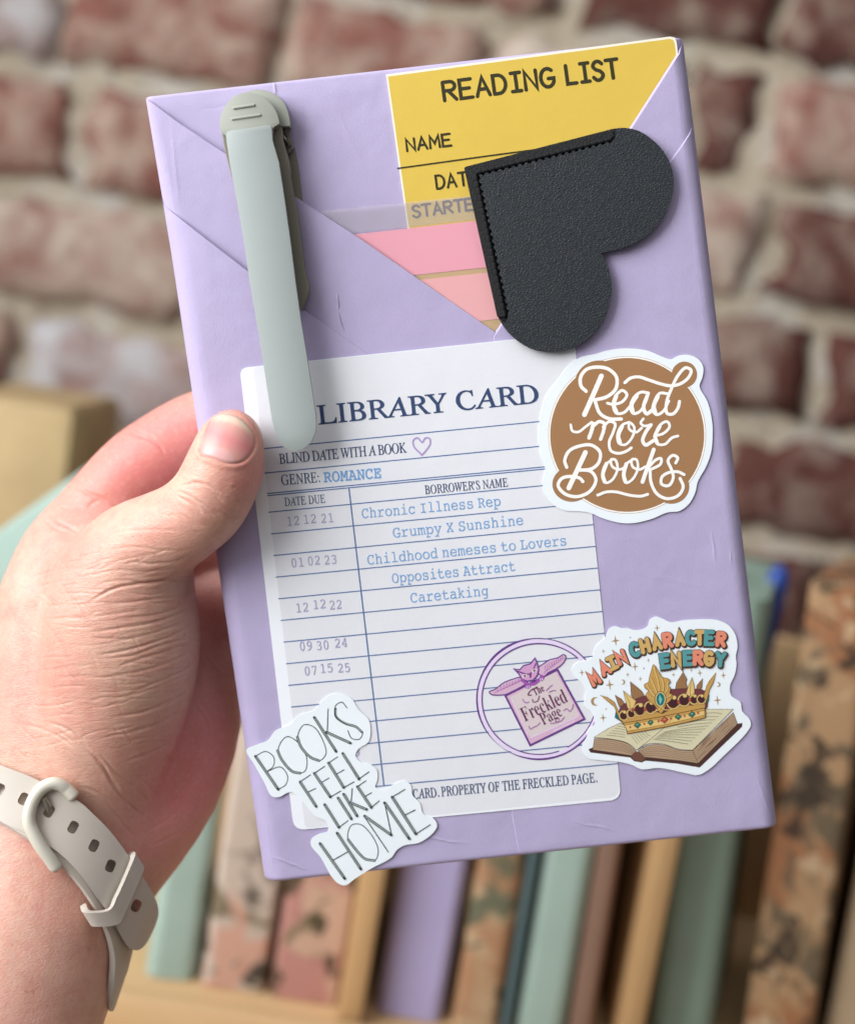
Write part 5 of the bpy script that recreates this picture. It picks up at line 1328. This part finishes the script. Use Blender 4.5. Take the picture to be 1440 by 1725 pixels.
# the free end with its row of holes, lying over the band: cut flat, then wrapped
def wrap_plate(name, outline, holes, h0, h1, mat):
    """plate traced in pixels, wrapped on the wrist at height h1 (callable of pixel)"""
    bm = bmesh.new(); loops = [outline, *holes]
    fs = fill(bm, [[(x, y, 0) for x, y in lp] for lp in loops])
    xs = [p[0] for p in outline]; ys = [p[1] for p in outline]; g = bm.verts[:]+bm.edges[:]+bm.faces[:]
    for k in np.arange(min(xs)+6, max(xs), 9): bmesh.ops.bisect_plane(bm, geom=bm.verts[:]+bm.edges[:]+bm.faces[:], dist=1e-4, plane_co=(k, 0, 0), plane_no=(1, 0, 0))
    for k in np.arange(min(ys)+6, max(ys), 9): bmesh.ops.bisect_plane(bm, geom=bm.verts[:]+bm.edges[:]+bm.faces[:], dist=1e-4, plane_co=(0, k, 0), plane_no=(0, 1, 0))
    px = {v: (v.co.x, v.co.y) for v in bm.verts}
    edge = [e for e in bm.edges if e.is_boundary]; top = list(bm.verts)
    r = bmesh.ops.extrude_edge_only(bm, edges=edge); low = [v for v in r['geom'] if isinstance(v, bmesh.types.BMVert)]
    lowpx = [(v, (v.co.x, v.co.y)) for v in low]
    for lst, hf in ((list(px.items()), h1), (lowpx, h0)):
        for v, p in lst:
            pp = P_fit(p, hf(p)); v.co = pp
    bm.normal_update()
    bmesh.ops.recalc_face_normals(bm, faces=bm.faces)
    return from_bm(name, bm, mat, strap, None, 40)
def P_fit(p, h):
    """point on the ray through pixel p at height h above the smoothed wrist surface (marched)"""
    d = (L(p[0], p[1], 0)-CAML).normalized(); lo_, hi_ = None, None; best = None; prev = None
    def f(t):
        q = CAML+d*t-AXP; s_ = q.dot(AXD); r = q-AXD*s_; a = math.atan2(r.dot(E2), r.dot(E1)); return r.length-(rsurf(s_, a)+h)
    t = 320.0; v0 = f(t)
    tb, vb = t, v0
    while t < 460:
        t1 = t+2; v1 = f(t1)
        if v1 < vb: tb, vb = t1, v1
        if v1 < 0:
            for _ in range(18):
                m = (t+t1)/2
                if f(m) < 0: t1 = m
                else: t = m
            return CAML+d*t
        t = t1
    return CAML+d*tb
hole = lambda cx, cy, a, w=31, h=44: z(roundc([(cx-w*math.cos(a)-h*math.sin(a), cy-w*math.sin(a)+h*math.cos(a)), (cx+w*math.cos(a)-h*math.sin(a), cy+w*math.sin(a)+h*math.cos(a)), (cx+w*math.cos(a)+h*math.sin(a), cy+w*math.sin(a)-h*math.cos(a)), (cx-w*math.cos(a)+h*math.sin(a), cy-w*math.sin(a)-h*math.cos(a))], 28))
free = z(spline([(-240, 60), (-60, 95), (60, 140), (180, 185), (300, 240), (430, 310), (555, 375), (640, 450), (750, 560), (830, 660), (900, 760), (980, 880), (1050, 990), (1090, 1080), (1098, 1150), (1060, 1270), (1000, 1370), (950, 1400), (900, 1385), (860, 1335), (800, 1230), (735, 1120), (660, 1020), (560, 880), (460, 770), (360, 690), (260, 640), (170, 580), (80, 545), (0, 505), (-240, 400)], True, 4))
RUBH = lambda p: 4.3
hs = [hole(x, y, a) for x, y, a in ((0, 288, .45), (165, 352, .5), (342, 438, .5), (508, 548, .5), (652, 676, .45), (766, 816, .38), (944, 1092, .42))]
def lift(p):
    # the free end stands off the band towards its tip
    t = max(0, min(1, ((p[0]-80)*.72+(p[1]-1380)*.69)/190)); return t
wrap_plate('free_end', free, hs, lambda p: 2.15+1.4*lift(p), lambda p: 3.9+1.6*lift(p), RUB)
def tube(name, pts, rad_, mat, squash=1.0, closed=False):
    """rounded bar along points (u, v, w)"""
    bm = bmesh.new(); n = 10; P = [Vector(p) for p in pts]; m = len(P); rings = []; prev = None
    for i in range(m):
        a = P[i-1] if i or closed else P[i]; b = P[(i+1) % m] if i+1 < m or closed else P[i]; t = (b-a).normalized()
        x = (Vector(prev)-t*Vector(prev).dot(t)).normalized() if prev else t.orthogonal().normalized(); prev = x; y = t.cross(x)
        rr = rad_*(.75 if (not closed and i in (0, m-1)) else 1)
        rings.append([bm.verts.new(P[i]+x*rr*math.cos(2*math.pi*k/n)+y*rr*math.sin(2*math.pi*k/n)) for k in range(n)])
    for i in range(m if closed else m-1):
        a, b = rings[i], rings[(i+1) % m]
        for k in range(n): bm.faces.new((a[k], a[(k+1) % n], b[(k+1) % n], b[k]))
    if not closed: bm.faces.new(rings[0][::-1]); bm.faces.new(rings[-1])
    bmesh.ops.recalc_face_normals(bm, faces=bm.faces)
    return from_bm(name, bm, mat, strap, None, 60)
def path(px, h): return [P_fit(p, h(i/(len(px)-1)) if callable(h) else h) for i, p in enumerate(px)]
bk = z(spline([(400, 842), (350, 770), (290, 690), (238, 600), (205, 520), (210, 430), (245, 340), (300, 275), (370, 245), (430, 262), (478, 300), (520, 345)], False, 5))
tube('buckle', path(bk, lambda t: 3.2+3.0*math.sin(math.pi*min(1, t*1.15))*.9), 1.75, RUBD)
tube('buckle_pin', path(z([(305, 345), (330, 390), (345, 440)]), lambda t: 5.6-1.5*t), .85, PINM)
kp = z([(575, 1095), (590, 1130), (745, 1120), (775, 1095), (830, 990), (890, 860), (935, 745), (905, 730), (880, 742)])
def keeper():
    # a flat loop round the band and its free end
    bm = bmesh.new(); cx = [(570, 1085, 1.0), (600, 1130, 4.6), (748, 1118, 6.9), (800, 1030, 7.2), (860, 900, 7.0), (922, 745, 6.6), (895, 732, 3.2), (880, 735, .6)]
    off = Vector((62, 95))                                                    # its width, downstream along the strap
    A = [P_fit(q, h) for (x, y, h) in cx for q in z([(x, y)])]; B = [P_fit(q, h) for (x, y, h) in cx for q in z([(x+off.x, y+off.y)])]
    A = [Vector(p) for p in spline3(A, 5)]; B = [Vector(p) for p in spline3(B, 5)]; m = len(A); cen = sum(A, Vector())/m
    rows = []
    for i in range(m):
        t = (A[min(i+1, m-1)]-A[max(i-1, 0)]).normalized(); b = (B[i]-A[i]).normalized(); n = t.cross(b).normalized()
        if n.dot(CAML-A[i]) < 0 and 3 < i < m-3: n = -n
        if rows and n.dot(rows[-1][4]) < 0: n = -n
        rows.append((A[i]+n*.1, A[i]+n*1.0+b*.25, B[i]+n*1.0-b*.25, B[i]+n*.1, n))
    vs = [[bm.verts.new(p) for p in (r[0]-r[4]*.8, r[0]+r[4]*.5, r[1], r[2], r[3]+r[4]*.5, r[3]-r[4]*.8)] for r in rows]
    for a, b in zip(vs, vs[1:]):
        for k in range(6): bm.faces.new((a[k], a[(k+1) % 6], b[(k+1) % 6], b[k]))
    bm.faces.new(vs[0][::-1]); bm.faces.new(vs[-1]); bmesh.ops.recalc_face_normals(bm, faces=bm.faces)
    from_bm('keeper_loop', bm, RUB, strap, None, 50)
def spline3(P, n):
    out = []; N = len(P)
    for i in range(N-1):
        p1, p2 = P[i], P[i+1]; p0 = P[i-1] if i else p1*2-p2; p3 = P[i+2] if i+2 < N else p2*2-p1
        for k in range(n):
            t = k/n; out.append(.5*(2*p1+(p2-p0)*t+(2*p0-5*p1+4*p2-p3)*t*t+(3*p1-3*p2+p3-p0)*t**3))
    return out+[P[-1]]
keeper()

# ------------------------------------------------------------------ thin ring on the finger seen in the gap beside the thumb
bm = bmesh.new(); a = Vector(loc(328, 1032, -39, 76)[:3]); b = Vector(loc(350, 1027, -38.4, 74)[:3])
torus(bm, (a+b)/2, b-a, loc(340, 1030, -38.6, 75)[3]+.45, .75, 64, 8)
tag(from_bm('ring', bm, STEEL, None, PARCEL, 180), 'thin metal ring on a finger behind the parcel, showing below the thumb', 'ring')
